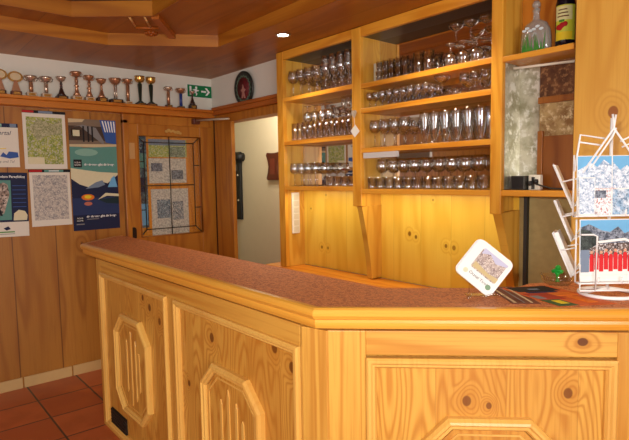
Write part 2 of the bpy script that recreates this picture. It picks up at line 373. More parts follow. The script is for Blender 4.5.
tr = ringface([(x*1.0,y) for x,y in [(-3.5-.1,-1.35),(-3.6,1.3),(-3.2,1.92),(.95,1.92),(1.35,1.3),(1.35,-1.35),(.95,-1.95),(-3.2,-1.95)]], INN, 2.465)
g = bmesh.ops.extrude_face_region(tr.bm, geom=tr.bm.faces[:])
for v in [e for e in g['geom'] if isinstance(e, bmesh.types.BMVert)]: v.co.z = 2.54
tr.build('tray', ceil_mat, ceil)
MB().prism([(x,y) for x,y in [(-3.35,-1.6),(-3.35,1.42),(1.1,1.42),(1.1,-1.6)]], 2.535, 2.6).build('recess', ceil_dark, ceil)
fs = MB().sweep(OUT[::-1], [(-.004,2.385),(-.018,2.385),(-.018,2.40),(-.008,2.40),(-.008,2.466),(-.004,2.466)]); fs = None
fa = MB(); fa.sweep(OUT, [(0.0,2.388),(.0,2.466),(-.012,2.466),(-.012,2.388)]); fa.build('fascia', ceil_fascia, ceil)
fb = MB(); fb.sweep(INN, [(.0,2.462),(.0,2.54),(-.02,2.54),(-.02,2.448),(-.006,2.448)]); fb.build('fascia', ceil_fascia, ceil)
d = Vector((-3.345+2.975, 1.66-1.337)).normalized(); n = Vector((-d.y,d.x))*.022
a, b = Vector((-2.975,1.337)), Vector((-3.335,1.62))
MB().prism([tuple(a+n),tuple(a-n),tuple(b-n),tuple(b+n)], 2.435, 2.466).build('rib', ceil_rib, ceil)
cv = thing('ceiling_carving', 'carved wooden ornament with three pale flutes in the corner of the ceiling tray', 'carving', (-3.2,1.38,2.465))
light_strip = flat('pale_flute', lin(232,188,120), .4)
for p0, p1 in (((-3.07,1.214),(-3.27,1.335)),((-3.02,1.285),(-3.235,1.418)),((-2.985,1.36),(-3.175,1.485))):
    MB().tube([(p0[0]+3.2,p0[1]-1.38,-.004),(p1[0]+3.2,p1[1]-1.38,-.004)], .006).build('flute', light_strip, cv)
rs = MB()
for k in range(7):
    a = 2*PI*k/7; rs.lathe([(0,-.016),(.014,-.012),(.018,0)], 10, .028*math.cos(a)-.165, .028*math.sin(a)+.10, 0)
rs.lathe([(0,-.026),(.016,-.02),(.02,0)], 12, -.165, .10, 0); rs.build('rosette', ceil_rib, cv)
MB().tube([(-.10,-.03,-.004),(-.02,.09,-.004)], .008).build('band', ceil_rib, cv)

# downlights
def downlight(x, y, label):
    t = thing('ceiling_downlight', label, 'ceiling light', (x,y,2.39), group=None)
    MB().lathe([(.040,0),(.048,-.002),(.048,-.006),(.036,-.006),(.036,0)], 24).build('ring', chrome, t)
    MB().lathe([(0,-.004),(.035,-.004),(.035,0),(0,0)], 24).build('lens', lamp_on, t)
    l = bpy.data.lights.new('spot','SPOT'); l.energy = 30; l.spot_size = R(120); l.spot_blend = .8; l.color = (1,.82,.58); l.shadow_soft_size = .04
    o = bpy.data.objects.new('spot', l); C.objects.link(o); o.location = (x,y,2.375)
downlight(-2.653, 2.027, 'small round lit downlight in the plank ceiling in front of the glass cabinet')
downlight(-1.62, 2.06, 'small round lit downlight above the right glass bay, seen in the mirror')
downlight(.2, 2.05, 'small round lit downlight above the right end of the bar')
# ------------------------------------------------------------------ trophy shelf and lintel
t = thing('trophy_shelf', 'long pine shelf board over the poster wall carrying the trophies', 'shelf', (WX, 0, 2.03))
MB().box(0,.13,-2.55,2.36,.045,.068).build('board', trim_y, t, bevel=.004)
MB().box(0,.105,-2.55,2.36,0,.045).build('fascia', trim_y, t, bevel=.004)
struct(MB().box(-4.10,-3.075,2.335,WY,2.052,2.09).box(-4.10,-3.075,2.325,WY,2.09,2.118).build('trim_1', trim_x, bevel=.004))

def trophy(y, h, kind, label, x=-4.135, cupm=bronze_cup, stemm=bronze_cup, basem=marble_base, cr=.038, bw=.032, bh=.03):
    t = thing('trophy', label, 'trophy', (x,y,2.098), group='trophies on the shelf over the poster wall')
    bz = bh
    base = MB().box(-bw*.8,bw*.8,-bw,bw,0,bh).build('base', basem, t, bevel=.003)
    MB().box(bw*.8,bw*.8+.002,-bw*.65,bw*.65,.006,bh-.006).build('plaque', gold_cup, base)
    ch = cr*1.15
    s0, s1 = bh, h-ch
    if kind == 'column':
        MB().lathe([(.013,s0),(.013,s1)],10).build('stem', stemm, t)
    elif kind == 'cone':
        MB().lathe([(bw*.95,s0),(.02,s0+.02),(.010,s0+(s1-s0)*.55),(.007,s0+(s1-s0)*.6),(.011,s0+(s1-s0)*.66),(.006,s0+(s1-s0)*.74),(.010,s0+(s1-s0)*.84),(.006,s1)],14).build('stem', stemm, t)
    elif kind == 'figure':
        MB().lathe([(bw*.8,s0),(.016,s0+.03),(.009,s0+(s1-s0)*.5),(.02,s0+(s1-s0)*.56),(.008,s0+(s1-s0)*.64),(.012,s0+(s1-s0)*.8),(.010,s1)],14).build('stem', stemm, t)
    elif kind == 'taper':
        MB().lathe([(bw*.95,s0),(.014,s0+.016),(.010,s0+.02),(.018,s1-.008),(.008,s1)],14).build('stem', stemm, t)
    elif kind == 'twin':
        MB().lathe([(.005,s0),(.005,s1)],8,0,-.008).lathe([(.005,s0),(.005,s1)],8,0,.008).build('stem', stemm, t)
    elif kind == 'disc':
        MB().prism([(-.028,s0),(.028,s0),(.014,s0+.05),(.007,h-.06),(-.007,h-.06),(-.014,s0+.05)],-.01,.01,'x').build('stem', stemm, t)
        md = MB().prism(circ(0,h-.036,.047,.036),-.006,.006,'x').build('medal', cupm, t)
        MB().prism(circ(0,h-.036,.034,.026),.006,.009,'x').build('medal_face', beige, md)
        return t
    prof = [(.006,s1),(cr*.45,s1+ch*.12),(cr*.8,s1+ch*.4),(cr*.92,s1+ch*.7),(cr*1.08,h),(cr*.98,h),(cr*.8,s1+ch*.7),(cr*.5,s1+ch*.35),(0,s1+ch*.25)]
    if kind == 'taper': prof = [(.006,s1),(cr*.7,s1+ch*.2),(cr*.98,s1+ch*.6),(cr*.9,s1+ch*.95),(cr*1.0,h+.008),(cr*.92,h+.008),(cr*.8,s1+ch*.9),(cr*.7,s1+ch*.4),(0,s1+ch*.25)]
    cup = MB().lathe(prof,18).build('cup', cupm, t)
    if kind in ('figure','column'):
        for sgn in (-1,1): MB().tube([(0,sgn*cr*.95,h-.004),(0,sgn*cr*1.25,h-.012),(0,sgn*cr*1.1,s1+ch*.35),(0,sgn*cr*.6,s1+ch*.2)],.003,6).build('handle', cupm, cup)
    return t
blue_stem = flat('blue_stem', lin(40,60,130), .3)
green_stem = flat('dark_stem', lin(34,44,36), .3)
white_base = flat('pale_marble', lin(206,184,160), .3, vary=.2, scale=40)
trophy(.725,.172,'disc','bronze trophy with round medal disc, cut off at the left edge of the photo', cupm=gold_cup)
trophy(.820,.165,'disc','bronze trophy with oval medal disc on a forked stem, second from left', cupm=gold_cup, basem=brown_wood)
trophy(.915,.145,'column','small silver cup trophy on a thick column right of the two medal-disc trophies', cupm=silver_cup, basem=white_base)
trophy(1.013,.148,'column','small cup trophy on a plain column, left of the one with a bell-shaped foot', cupm=silver_cup, basem=white_base, stemm=silver_cup)
trophy(1.115,.160,'cone','cup trophy with dark bell-shaped foot and banded stem, left of the tallest one', cupm=silver_cup, stemm=marble_base, cr=.033, bw=.038, bh=.022)
trophy(1.222,.208,'figure','tallest bronze cup trophy with a knobbed stem on pale plinth', basem=white_base, cr=.036, bw=.038)
trophy(1.312,.190,'figure','bronze cup trophy with waisted stem just right of the tallest one', cr=.034, basem=white_base, bw=.034)
trophy(1.402,.175,'cone','cup trophy on a slim conical stem with dark square plinth, left of the twin-rod trophy', cr=.036, stemm=bronze_cup, bw=.036, bh=.034)
trophy(1.508,.190,'twin','wide cup trophy standing on two thin rods above a broad dark block', cr=.044, basem=marble_base, bw=.046, bh=.03, stemm=silver_cup)
trophy(1.605,.195,'column','bronze cup trophy on a patterned column between the twin-rod one and the gold pair', cr=.036, basem=white_base, bw=.03, bh=.022)
trophy(1.705,.222,'taper','left of the gold goblet pair with dark tapering stems', cupm=gold_cup, stemm=green_stem, basem=marble_base, cr=.040, bw=.036, bh=.018)
trophy(1.797,.222,'taper','right of the gold goblet pair with dark tapering stems, on red plinth', cupm=gold_cup, stemm=green_stem, basem=brown_wood, cr=.040, bw=.038, bh=.018)
trophy(1.946,.168,'column','small silver cup trophy standing apart left of the blue-stemmed one', cupm=silver_cup, cr=.032, bw=.026, bh=.022)
trophy(2.058,.165,'column','small trophy with a blue stem left of the exit sign', cupm=bronze_cup, stemm=blue_stem, cr=.036, bw=.026, bh=.018)
trophy(2.165,.155,'cone','smallest trophy, tucked below the left end of the green exit sign', cupm=silver_cup, stemm=marble_base, cr=.024, bw=.030, bh=.036)

# exit sign
t = thing('exit_sign', 'green emergency exit sign with white running figure and arrow', 'sign', (WX+.002,2.156,2.218), FACE_X)
t.scale = (.95,.97,1)
MB().box(0,.245,0,.105,0,.012).build('plate', dkgreen, t, bevel=.002)
MB().box(-.004,.249,-.004,.109,0,.006).build('border', white_ink, t)
a = MB().box(.135,.185,.044,.060,.012,.014).prism([(.175,.085),(.196,.085),(.226,.052),(.196,.019),(.175,.019),(.205,.052)],.012,.014); a.build('arrow', white_ink, t)
mn = MB().prism(circ(.085,.082,.011,n=12),.012,.014).prism([(.060,.068),(.086,.072),(.100,.060),(.112,.062),(.112,.054),(.094,.050),(.084,.042),(.096,.030),(.088,.012),(.078,.014),(.084,.028),(.068,.036),(.054,.022),(.040,.022),(.040,.031),(.050,.032),(.064,.048),(.068,.060),(.056,.056),(.048,.062)],.012,.014)
mn.build('running_figure', white_ink, t)
MB().box(.018,.036,.014,.092,.012,.014).build('doorway_symbol', white_ink, t)

# round carved plate on the lintel
t = thing('round_plate', 'round dark plate with a red centre leaning on the lintel over the doorway', 'plate', (-3.64,2.382,2.227), (PI/2+R(3),0,0))
MB().lathe([(0,0),(.115,0),(.138,.008),(.138,.018),(.125,.022),(.108,.014),(0,.014)],40).build('rim', flat('plate_dark', lin(34,38,34), .4, vary=.3), t)
MB().lathe([(0,.014),(.088,.014),(.088,.019),(0,.019)],36).build('field', mottle('plate_red',[lin(120,30,34),lin(84,20,24),lin(60,24,24)],60), t)
rp = MB().sweep([((.098+.006*math.cos(18*2*PI*k/144))*math.cos(2*PI*k/144),(.098+.006*math.cos(18*2*PI*k/144))*math.sin(2*PI*k/144)) for k in range(144)],[(-.004,.015),(-.004,.0205),(.004,.0205),(.004,.015)])
rp.build('rim_pattern', flat('plate_green', lin(92,110,92), .5), t)
fg = MB().prism([(-.03,-.075),(-.012,-.03),(-.035,-.01),(-.012,.0),(.0,.035),(.016,.0),(.04,-.012),(.012,-.028),(.028,-.078),(.008,-.078),(.0,-.045),(-.01,-.075)],.019,.023)
fg.build('motif', flat('plate_pink', lin(176,120,108), .5), t)

# ------------------------------------------------------------------ panelled door with leaded glass (left wall)
t = thing('door_2', 'pine door with a leaded glass window in the left wall', 'door', (WX,1.57,0)); struct(t)
df = MB().box(-.02,.022,.040,.120,0,1.957).box(-.02,.022,.680,.824,0,1.957).box(-.02,.022,.120,.680,1.86,1.957).box(-.02,.022,.120,.680,0,1.03)
df.build('leaf', door_v, t, bevel=.004)
MB().box(-.02,.03,0,.042,0,1.985).box(-.02,.03,.822,.858,0,1.985).box(-.02,.03,0,.858,1.955,2.0295).build('frame', door_v, t, bevel=.004)
MB().box(-.006,-.002,.115,.685,1.02,1.87).build('glass_pane', leaded, t)
cm = MB()
def came(p, q): cm.tube([(0,p[0],p[1]),(0,q[0],q[1])], .0045, 6)
gx0,gx1,gz0,gz1 = .120,.680,1.03,1.86; ix0,ix1,iz0,iz1 = gx0+.055,gx1-.055,gz0+.055,gz1-.05
for p,q in (((ix0,iz0),(ix1,iz0)),((ix0,iz1),(ix1,iz1)),((ix0,iz0),(ix0,iz1)),((ix1,iz0),(ix1,iz1)),((gx0,gz0),(ix0,iz0)),((gx1,gz0),(ix1,iz0)),((gx0,gz1),(ix0,iz1)),((gx1,gz1),(ix1,iz1)),
    (((gx0+gx1)/2,gz0),((gx0+gx1)/2,gz1)),((ix0,1.45),(ix1,1.45)),((gx0,1.45),(ix0,1.45)),((gx1,1.25),(ix1,1.25)),((gx1,1.62),(ix1,1.62)),((gx0,1.25),(ix0,1.25)),((gx0,1.65),(ix0,1.65))): came(p,q)
cm.build('lead_came', flat('lead', lin(70,64,54), .5, metal=.6), t)
MB().tube([(.024,.120,1.862),(.024,.680,1.862),(.024,.680,1.026),(.024,.120,1.026)], .008, 6, closed=True).build('glazing_bead', door_v, t)
e = MB().prism([(k[0]+.042+.012,k[1]+1.065) for k in rrect(-.022,.022,-.05,.05,.021)],.022,.027,'x'); e.build('escutcheon', flat('dark_iron', lin(44,30,24), .4, metal=.5), t)
ca = MB()
for k, (dy,dz,r) in enumerate(((-.06,.0,.014),(-.04,.01,.016),(-.02,0,.012),(0,.006,.012),(.02,-.004,.014),(.045,-.004,.018),(.065,-.012,.012))): ca.lathe([(r,0),(r*.7,.008),(0,.011)],10,0,0)if 0 else ca.prism(circ(.43+dy,1.905+dz,r,r*.8,10),.022,.030,'x')
ca.build('carved_ornament', flat('carving_tan', lin(202,160,84), .5), t)
# sticker, closer
st = MB().box(0,.045,0,.128,0,.0015).build('door_sticker', flat('sticker_beige', lin(196,150,92), .7)); st.location = (WX+.0225,1.616,1.672); st.rotation_euler = FACE_X
tag(st, 'small pale rectangular sticker on the door stile left of the glass', 'sticker')
t = thing('door_closer', 'pale metal door closer arm above the leaded glass door', 'door closer', (-4.18,2.17,1.975))
MB().box(0,.05,0,.06,0,.045).build('body', brown_wood, t, bevel=.004)
MB().tube([(.06,.02,.030),(.40,.135,.020)], .009).build('arm', tin, t)
# papers pinned behind the leaded glass
MB().box(WX-.04,WX-.021,1.60,2.40,.9,1.96).build('backing_board', pine('backing_board', lin(222,150,58), lin(190,116,38), lin(96,50,14), u='Y', v='Z', knot=.3, freq=5), None)
tag(bpy.data.objects['backing_board'], 'orange wooden board behind the leaded door glass, papers pinned on it', 'board')
def clip(name, label, y0, y1, z0, z1, mat, pics):
    t = thing(name, label, 'paper', (WX-.0205,y0,z0), FACE_X, 'papers behind the door glass')
    MB().box(0,y1-y0,0,z1-z0,0,.0015).build('sheet', mat, t)
    for x0,x1,q0,q1,m in pics: MB().box(x0,x1,q0,q1,.0015,.0025).build('picture', m, t)
clip('pinned_clipping','green and yellow printed clipping at the top behind the door glass',1.795,2.14,1.69,1.84,clip_green,[(.0,.335,.10,.15,greyb),(.19,.33,.0,.09,mottle('clip_photo',[lin(120,140,110),lin(60,80,60),lin(190,200,190)],50))])
clip('pinned_clipping','white newspaper page with two small dark photos behind the door glass',1.79,2.13,1.47,1.68,clip_print,[(.02,.12,.10,.17,rock_print),(.2,.31,.03,.11,rock_print)])
clip('pinned_clipping','large pale printed page with a grey picture low behind the door glass',1.80,2.14,1.02,1.42,clip_print,[(.05,.17,.15,.31,mottle('clip_blue',[lin(120,140,156),lin(60,80,100),lin(190,200,206)],40)),(.19,.29,.13,.29,mottle('clip_grey',[lin(150,160,170),lin(70,80,96),lin(206,206,200)],40))])
clip('pinned_clipping','narrow blue-green paper strip at the left edge behind the door glass',1.695,1.775,1.10,1.86,mottle('blue_strip',[lin(60,90,110),lin(36,50,72),lin(120,150,150)],12),[(.01,.07,.3,.42,navy),(.01,.07,.02,.2,sky_ink),(.01,.07,.5,.62,teal)])

# ------------------------------------------------------------------ posters on the left wall
def poster(name, label, y0, z0, w, h, mat=paper, tilt=0, z=.002):
    t = thing(name, label, 'poster', (WX+z,y0,z0), (PI/2,tilt,PI/2), None)
    MB().box(0,w,0,h,0,.0015).build('sheet', mat, t); return t
def area(t, pts, mat, z=.0015, name='picture', h=.001): return MB().prism(pts, z, z+h).build(name, mat, t)
def rc(x0,x1,y0,y1): return [(x0,y0),(x1,y0),(x1,y1),(x0,y1)]
# white notice, cut by the left edge of view
t = poster('notice','white handwritten notice with blue writing, top left of the posters', .42,1.605,.41,.305)
area(t, rc(0,.41,.278,.305), navy, name='header_strip'); area(t, rc(.25,.31,.281,.302), skyblue2, .0025,'header_strip'); area(t, rc(.36,.40,.280,.304), greyb, .0025,'header_strip')
text('Tirolertal', .042, navy, t, .20,.225,.002,'handwriting',shear=.3)
text('Sommer Ausflug', .026, grey, t, .05,.14,.002,'handwriting',shear=.3)
text('1. bis 8.', .03, blue, t, .20,.165,.002,'handwriting',shear=.3); text('Berg und Tal', .024, grey, t, .25,.032,.002,'handwriting',shear=.3)
area(t, [(.29,.075),(.31,.105),(.33,.085),(.345,.11),(.40,.105),(.405,.07),(.35,.06)], blue, name='logo'); area(t,[(.22,.12),(.33,.128),(.33,.133),(.22,.126)],yellow,name='logo')
# green map
t = poster('wall_map','green and white area map with a red header strip', .862,1.592,.285,.408)
area(t, rc(0,.29,.402,.422), black, 0,'header_strip',.003); area(t, rc(.0,.075,.404,.420), red, .003,'header_strip'); area(t, rc(.105,.20,.404,.420), greyb, .003,'header_strip')
area(t, rc(.022,.262,.035,.375), map_green); area(t, rc(.022,.13,.035,.085), pale, .0025,'legend'); area(t,[(.04,.29),(.10,.36),(.20,.33),(.255,.36),(.255,.26),(.15,.24),(.09,.20)],mottle('map_rock',[lin(150,150,110),lin(190,184,150),lin(110,120,60)],50),.0025)
random.seed(3)
# thermal bath double poster
t = poster('bath_poster','tall double poster with an indoor turquoise pool above and a lake below', 1.168,1.118,.352,.852, navy, z=.0015)
top = .435
area(t, rc(0,.352,top,.852), ink('pool_hall_print',128,110,92))
area(t, rc(0,.352,.69,.80), ink('pool_wall_print',74,58,48), .0025); area(t,[(0,.852),(.12,.852),(.10,.83),(0,.822)],beige,.0025); area(t, rc(.02,.085,.715,.775), orange, .0025); area(t, rc(.028,.078,.722,.768), pale, .0035)
for x in (.10,.135,.165): area(t, rc(x,x+.012,.68,.80), black, .0035)
area(t,[(.03,.79),(.10,.81),(.20,.79),(.255,.69),(.255,.66),(.08,.80)],grey,.0030)
area(t, [(.23,.852),(.352,.852),(.352,.665),(.27,.68)], blue, .0035)
for k in range(5): area(t, [(.245+k*.022,.845),(.255+k*.022,.845),(.275+k*.018,.76),(.267+k*.018,.76)], white_ink, .0045)
area(t, [(0,.655),(.10,.635),(.19,.64),(.352,.66),(.352,top),(0,top)], teal, .0035)
area(t, circ(.12,.60,.085,.028), skyblue2, .0045); area(t, [(0,.66),(.352,.668),(.352,.65),(.18,.640),(0,.642)], beige, .0055)
area(t, [(0,.48),(.2,.45),(.352,.44),(.352,top),(0,top)], pale, .0045)
area(t, rc(.022,.082,.485,.545), black, .0055,'logo_block'); text('AQUA', .016, white_ink, t, .028,.517,.0068); text('DOME', .016, white_ink, t, .028,.498,.0068)
text('die therme gibt dir berge', .0225, white_ink, t, .098,.500,.006, bold=.0006)
area(t, rc(0,.352,.25,top), pale, .0015)
area(t, [(0,.40),(.06,.355),(.13,.33),(.22,.375),(.27,.36),(.352,.425),(.352,0),(0,0)], navy, .0025)
area(t, [(.10,.32),(.18,.37),(.23,.385),(.25,.35),(.20,.33)], greyb, .0035); area(t,[(.27,.33),(.30,.40),(.325,.42),(.345,.33)],sky_ink,.0035)
area(t, [(0,.25),(.352,.25),(.352,.12),(0,.12)], ink('lake_print',36,52,96), .0035)
area(t, circ(.115,.255,.048,.024), orange, .0045); area(t, circ(.115,.258,.026,.013), yellow, .0055); area(t, circ(.115,.205,.03,.015), ink('glow_print',190,110,90), .0045)
area(t, [(.19,.235),(.25,.285),(.352,.275),(.352,.255),(.26,.262)], pale, .0045); area(t,[(.19,.235),(.352,.25),(.352,.195),(.25,.205)],ink('boat_print',20,44,52),.0045)
text('die therme gibt dir berge', .0225, white_ink, t, .098,.098,.0036, bold=.0006); area(t, rc(.02,.08,.065,.105), black, .0036,'logo_block'); text('AQUA',.016,white_ink,t,.026,.09,.0048); text('DOME',.016,white_ink,t,.026,.071,.0048)
area(t, rc(.022,.08,.045,.053), grey, .0036,'logo_block'); area(t, rc(.1,.19,.082,.088), grey, .0036,'logo_block')
# tandem poster
t = poster('tandem_poster','navy poster headed Tandem with a photo and a white foot, lower left', .40,1.12,.462,.455, navy, z=.003, tilt=R(1.2))
area(t, rc(.0,.355,.12,.40), teal); area(t,[(.02,.12),(.25,.12),(.31,.17),(.345,.30),(.335,.37),(.31,.385),(.21,.34),(.20,.26),(.12,.2)],person_print,.0025)
area(t,[(.24,.33),(.27,.31),(.28,.22),(.30,.15),(.285,.15),(.255,.22)],black,.0035)
text('Tandem Paragliding', .0235, white_ink, t, .262,.418,.002, bold=.0004)
for k in range(6): area(t, rc(.365,.45,.36-k*.03,.364-k*.03), blue, name='text_line')
area(t, rc(0,.462,0,.105), paper, .0015,'foot_band'); area(t,[(.365,.115),(.37,.165),(.40,.19),(.44,.18),(.455,.15),(.45,.115)],pale,.0025,'inset')
area(t,[(.30,.06),(.33,.075),(.345,.055),(.32,.045)],navy,.0027,'logo'); area(t,rc(.26,.37,.030,.038),green,.0027,'text_line'); area(t,rc(.1,.37,.018,.022),grey,.0027,'text_line')
# grey map
t = poster('wall_map','grey outline trail map hanging below the green map', .884,1.172,.275,.41, z=.005)
area(t, rc(-.005,.28,.395,.416), black, 0,'header_strip',.0035); area(t, rc(0,.085,.397,.414), red, .0035,'header_strip'); area(t, rc(.10,.23,.397,.414), teal, .0035,'header_strip'); area(t, rc(.13,.2,.402,.409), white_ink, .0045,'header_strip')
area(t, rc(.02,.255,.045,.375), map_grey)

# ------------------------------------------------------------------ things in the hall
t = thing('wall_hook_panel', 'narrow black hanging panel with a round top knob on the hall wall', 'wall hanging', (-5.04,3.19,1.035))
MB().box(-.17,.055,-.03,.008,0,.76).build('panel', black_plastic, t, bevel=.01)
MB().lathe([(0,-.05),(.05,-.045),(.068,-.02),(.068,.02),(.05,.045),(0,.05)],20,.05,-.02,.70).build('knob', black_plastic, t)
for zz in (.22,.50): MB().lathe([(0,-.012),(.012,0),(0,.012)],10,.02,-.036,zz).build('peg', white_plastic, t)
MB().box(-.05,-.01,-.034,-.03,.55,.62).build('badge', grey, t)
t = thing('wooden_plaque', 'dark red-brown waisted wooden plaque beside the cabinet in the doorway', 'plaque', (-4.36,3.19,1.475))
MB().prism([(-.10,0),(.10,0),(.115,.02),(.09,.08),(.075,.14),(.09,.20),(.118,.26),(.10,.285),(.03,.278),(-.03,.278),(-.10,.285),(-.118,.26),(-.09,.20),(-.075,.14),(-.09,.08),(-.115,.02)],-.03,.008,'y').build('board', brown_wood, t, bevel=.006)
MB().box(-.035,.035,-.036,-.03,.06,.22).build('inlay', flat('plaque_inlay', lin(120,54,36), .4), t)

# ------------------------------------------------------------------ display cabinet
F, B = 2.28, 2.46
cab = thing('display_cabinet', 'built-in pine cabinet of open mirror-backed bays full of drinking glasses', 'cabinet', (-2.19,2.28,0))
K = dict(parent=cab, world=True)
def cabp(name, mb, mat, bevel=.002, label=None): return mb.build(name, mat, cab, bevel=bevel, label=label, world=True)
cabp('post', box(-3.071,-3.0,F,F+.03,.85,2.386), cab_v)
cabp('post', box(-2.306,-2.231,F,F+.03,1.315,2.386), cab_v, .004)
cabp('post', box(-1.367,-1.308,F,F+.03,1.307,2.386), cab_v, .004)
cabp('side_board', box(-3.03,-3.0,F+.03,B,.85,2.386), cab_side)
cabp('side_board', box(-2.262,-2.235,F+.03,B,1.30,2.386), cab_side); cabp('side_board', box(-2.30,-2.275,F+.03,B,1.30,2.386), cab_side)
cabp('side_board', box(-1.365,-1.34,F+.03,B,1.30,2.386), cab_side); cabp('side_board', box(-1.335,-1.310,F+.03,B,2.024,2.386), cab_side)
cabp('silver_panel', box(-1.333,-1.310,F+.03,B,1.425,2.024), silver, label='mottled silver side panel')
cabp('fascia', box(-3.0,-2.306,F+.004,F+.03,2.332,2.388), cab_h); cabp('fascia', box(-2.231,-1.367,F+.004,F+.03,2.330,2.388), cab_h); cabp('fascia', box(-1.308,-.98,F+.004,F+.03,2.330,2.388), cab_h)
cabp('top_panel', box(-3.0,-2.30,F+.03,B,2.332,2.35), dark_top, 0); cabp('top_panel', box(-2.235,-1.365,F+.03,B,2.332,2.35), dark_top, 0)
cabp('mirror', box(-3.0,-2.30,B,B+.01,1.43,2.34), mirror_mat, 0); cabp('mirror', box(-2.235,-1.365,B,B+.01,1.43,2.34), mirror_mat, 0)
LS, RS = (2.063,1.756,1.437), (2.053,1.906,1.669,1.423)
for z in LS: cabp('shelf', box(-3.0,-2.306,F+.002,B,z-.028,z), cab_h)
for z in RS: cabp('shelf', box(-2.231,-1.367,F+.002,B,z-.028,z), cab_h)
cabp('back_panel', box(-3.03,-1.31,B,B+.03,.85,1.43), cab_back, 0)
def bracket(x0, x1, d):
    pts = [(B,1.32),(F+.002,1.312)]
    for k in range(9):
        pts.append((F+.004+d*math.sin(k/8*PI/2*.8)/math.sin(PI/2*.8), 1.312-.455*k/8))
    pts += [(B,.857)]
    return MB().prism([(p,q) for p,q in pts], x0, x1, 'x')
cabp('bracket', bracket(-2.272,-2.231,.085), cab_side); cabp('bracket', bracket(-1.352,-1.308,.150), cab_side)
# alcove on the right; its mirror reflection is built as coloured panels
cabp('alcove_back', box(-1.31,-.96,B,B+.02,2.04,2.386), cab_orange, 0)
cabp('alcove_shelf', box(-1.308,-.985,F,B,2.018,2.044), cab_h, .004); cabp('alcove_shelf', box(-1.308,-.975,F,B,1.395,1.423), cab_h, .004)
cabp('shelf_lamp', MB().tube([(-1.29,2.35,1.995),(-.975,2.44,1.995)],.006), white_plastic, 0, 'thin white strip along the wall under the bottle shelf')
cabp('silver_panel', box(-1.31,-1.215,B-.006,B+.02,1.423,2.02), silver, 0, 'silver panel standing in for the mirrored side panel')
cabp('reflection_panel', box(-1.215,-.96,B,B+.02,1.423,2.02), stone, 0, 'beige mottled panel standing in for a mirror reflection')
cabp('reflection_panel', box(-1.215,-.96,B-.002,B,1.86,2.02), mirror_dark, 0, 'dark brown panel standing in for a mirror reflection')
cabp('reflection_frame', MB().box(-1.215,-.96,B-.02,B,1.828,1.858).box(-1.215,-1.19,B-.02,B,1.423,1.70), reflected_wood)
cabp('reflection_board', box(-1.19,-.96,B-.012,B,1.423,1.675), reflected_wood)
cabp('shade_board', box(-.985,-.962,F+.01,B,1.423,2.386), brown_wood)  # dark brown board stands in for the shadow strip beside the pillar
struct(MB().box(-1.31,-.3,B,B+.03,0,1.423).build('wall_alcove', green_plaster))
struct(box(-1.274,-1.258,B-.025,B,.85,1.395).build('trim_2', flat('dark_strip', lin(40,38,36), .5)))
struct(box(-.972,-.28,2.262,2.47,0,2.39).build('wall_pillar', pillar_mat, bevel=.004))

# back counter under the cabinet
t = thing('back_counter', 'low back counter with a pine ledge running below the glass cabinet', 'counter', (-2.2,2.36,0))
MB().box(-3.22,-.985,2.245,B-.001,.818,.8495).build('ledge', ledge_mat, t, bevel=.008, world=True)
MB().box(-3.15,-.985,2.29,B-.03,0,.818).build('body', cab_back, t, world=True)

for x0, x1 in ((-2.95,-2.34),(-2.19,-1.40)):                  # added warm area lights without fixtures, brightening the back panel
    l = bpy.data.lights.new('panel_fill','AREA'); l.shape = 'RECTANGLE'; l.size = x1-x0; l.size_y = .02; l.energy = 1.35*(x1-x0); l.color = (1,.9,.66)
    o = bpy.data.objects.new('panel_fill', l); C.objects.link(o); o.location = ((x0+x1)/2,2.300,1.392); o.rotation_euler = (R(12),0,0)
# switch strip and the tag on the middle post
t = thing('switch_strip', 'white vertical strip of six switches on the cabinet side under the left bay', 'switch', (-2.998,2.335,1.09), FACE_X)
MB().box(0,.068,0,.30,0,.012).build('plate', white_plastic, t, bevel=.003)
for k in range(6): MB().box(.012,.056,.012+k*.047,.050+k*.047,.012,.016).build('rocker', flat('rocker_ivory', lin(222,214,190), .4), t, bevel=.001)
t = thing('paper_tag', 'small white square tag hanging tilted on the middle cabinet post', 'tag', (-2.285,2.2799,1.89), FACE_Y)
MB().prism([(-.032,-.112),(.008,-.076),(.044,-.118),(.002,-.152)],0,.002).build('card', paper_bright, t)
MB().tube([(0,0,.004),(.005,-.05,.006),(.006,-.085,.004)],.0015,6).build('string', paper, t)
MB().prism([(-.018,.004),(-.006,.012),(.002,.004),(.012,.012),(.022,.002),(.012,-.022),(.002,-.034),(-.012,-.02)],0,.008).build('charm', flat('charm_brown', lin(206,190,170), .5, vary=.5), t)

# ------------------------------------------------------------------ drinking glasses
def solid(prof, t=.0018):
    """outer profile (closed foot first) -> thin walled glass with an inside"""
    inner = [(max(r-t,0), h) for r, h in prof[::-1]]
    return prof + inner
def gm(name, outer, inner, n=18):
    m = MB().lathe(outer+inner, n); bmesh.ops.recalc_face_normals(m.bm, faces=m.bm.faces)
    me = bpy.data.meshes.new(name); m.bm.to_mesh(me); m.bm.free(); me.materials.append(glass); return me
def stemware(name, H, foot, bowl, s, rim, bulge, n=18):
    # foot radius, bowl start height, stem radius, rim radius, widest radius
    o = [(0,0),(foot,0),(foot,.002),(foot*.4,.006),(s,.012),(s,bowl)]
    bh = H-bowl
    o += [(bulge*.6,bowl+bh*.10),(bulge*.92,bowl+bh*.28),(bulge,bowl+bh*.48),((bulge+rim)/2,bowl+bh*.75),(rim,H)]
    i = [(rim-.0016,H),((bulge+rim)/2-.0016,bowl+bh*.75),(bulge-.0016,bowl+bh*.48),(bulge*.92-.0018,bowl+bh*.30),(bulge*.5,bowl+bh*.13),(0,bowl+bh*.08)]
    return gm(name, o, i, n)
def tumblerm(name, H, r0, r1, base=.008):
    return gm(name, [(0,0),(r0,0),(r0*1.02,H*.1),(r1,H)], [(r1-.002,H),(r0*1.02-.002,base),(0,base)])
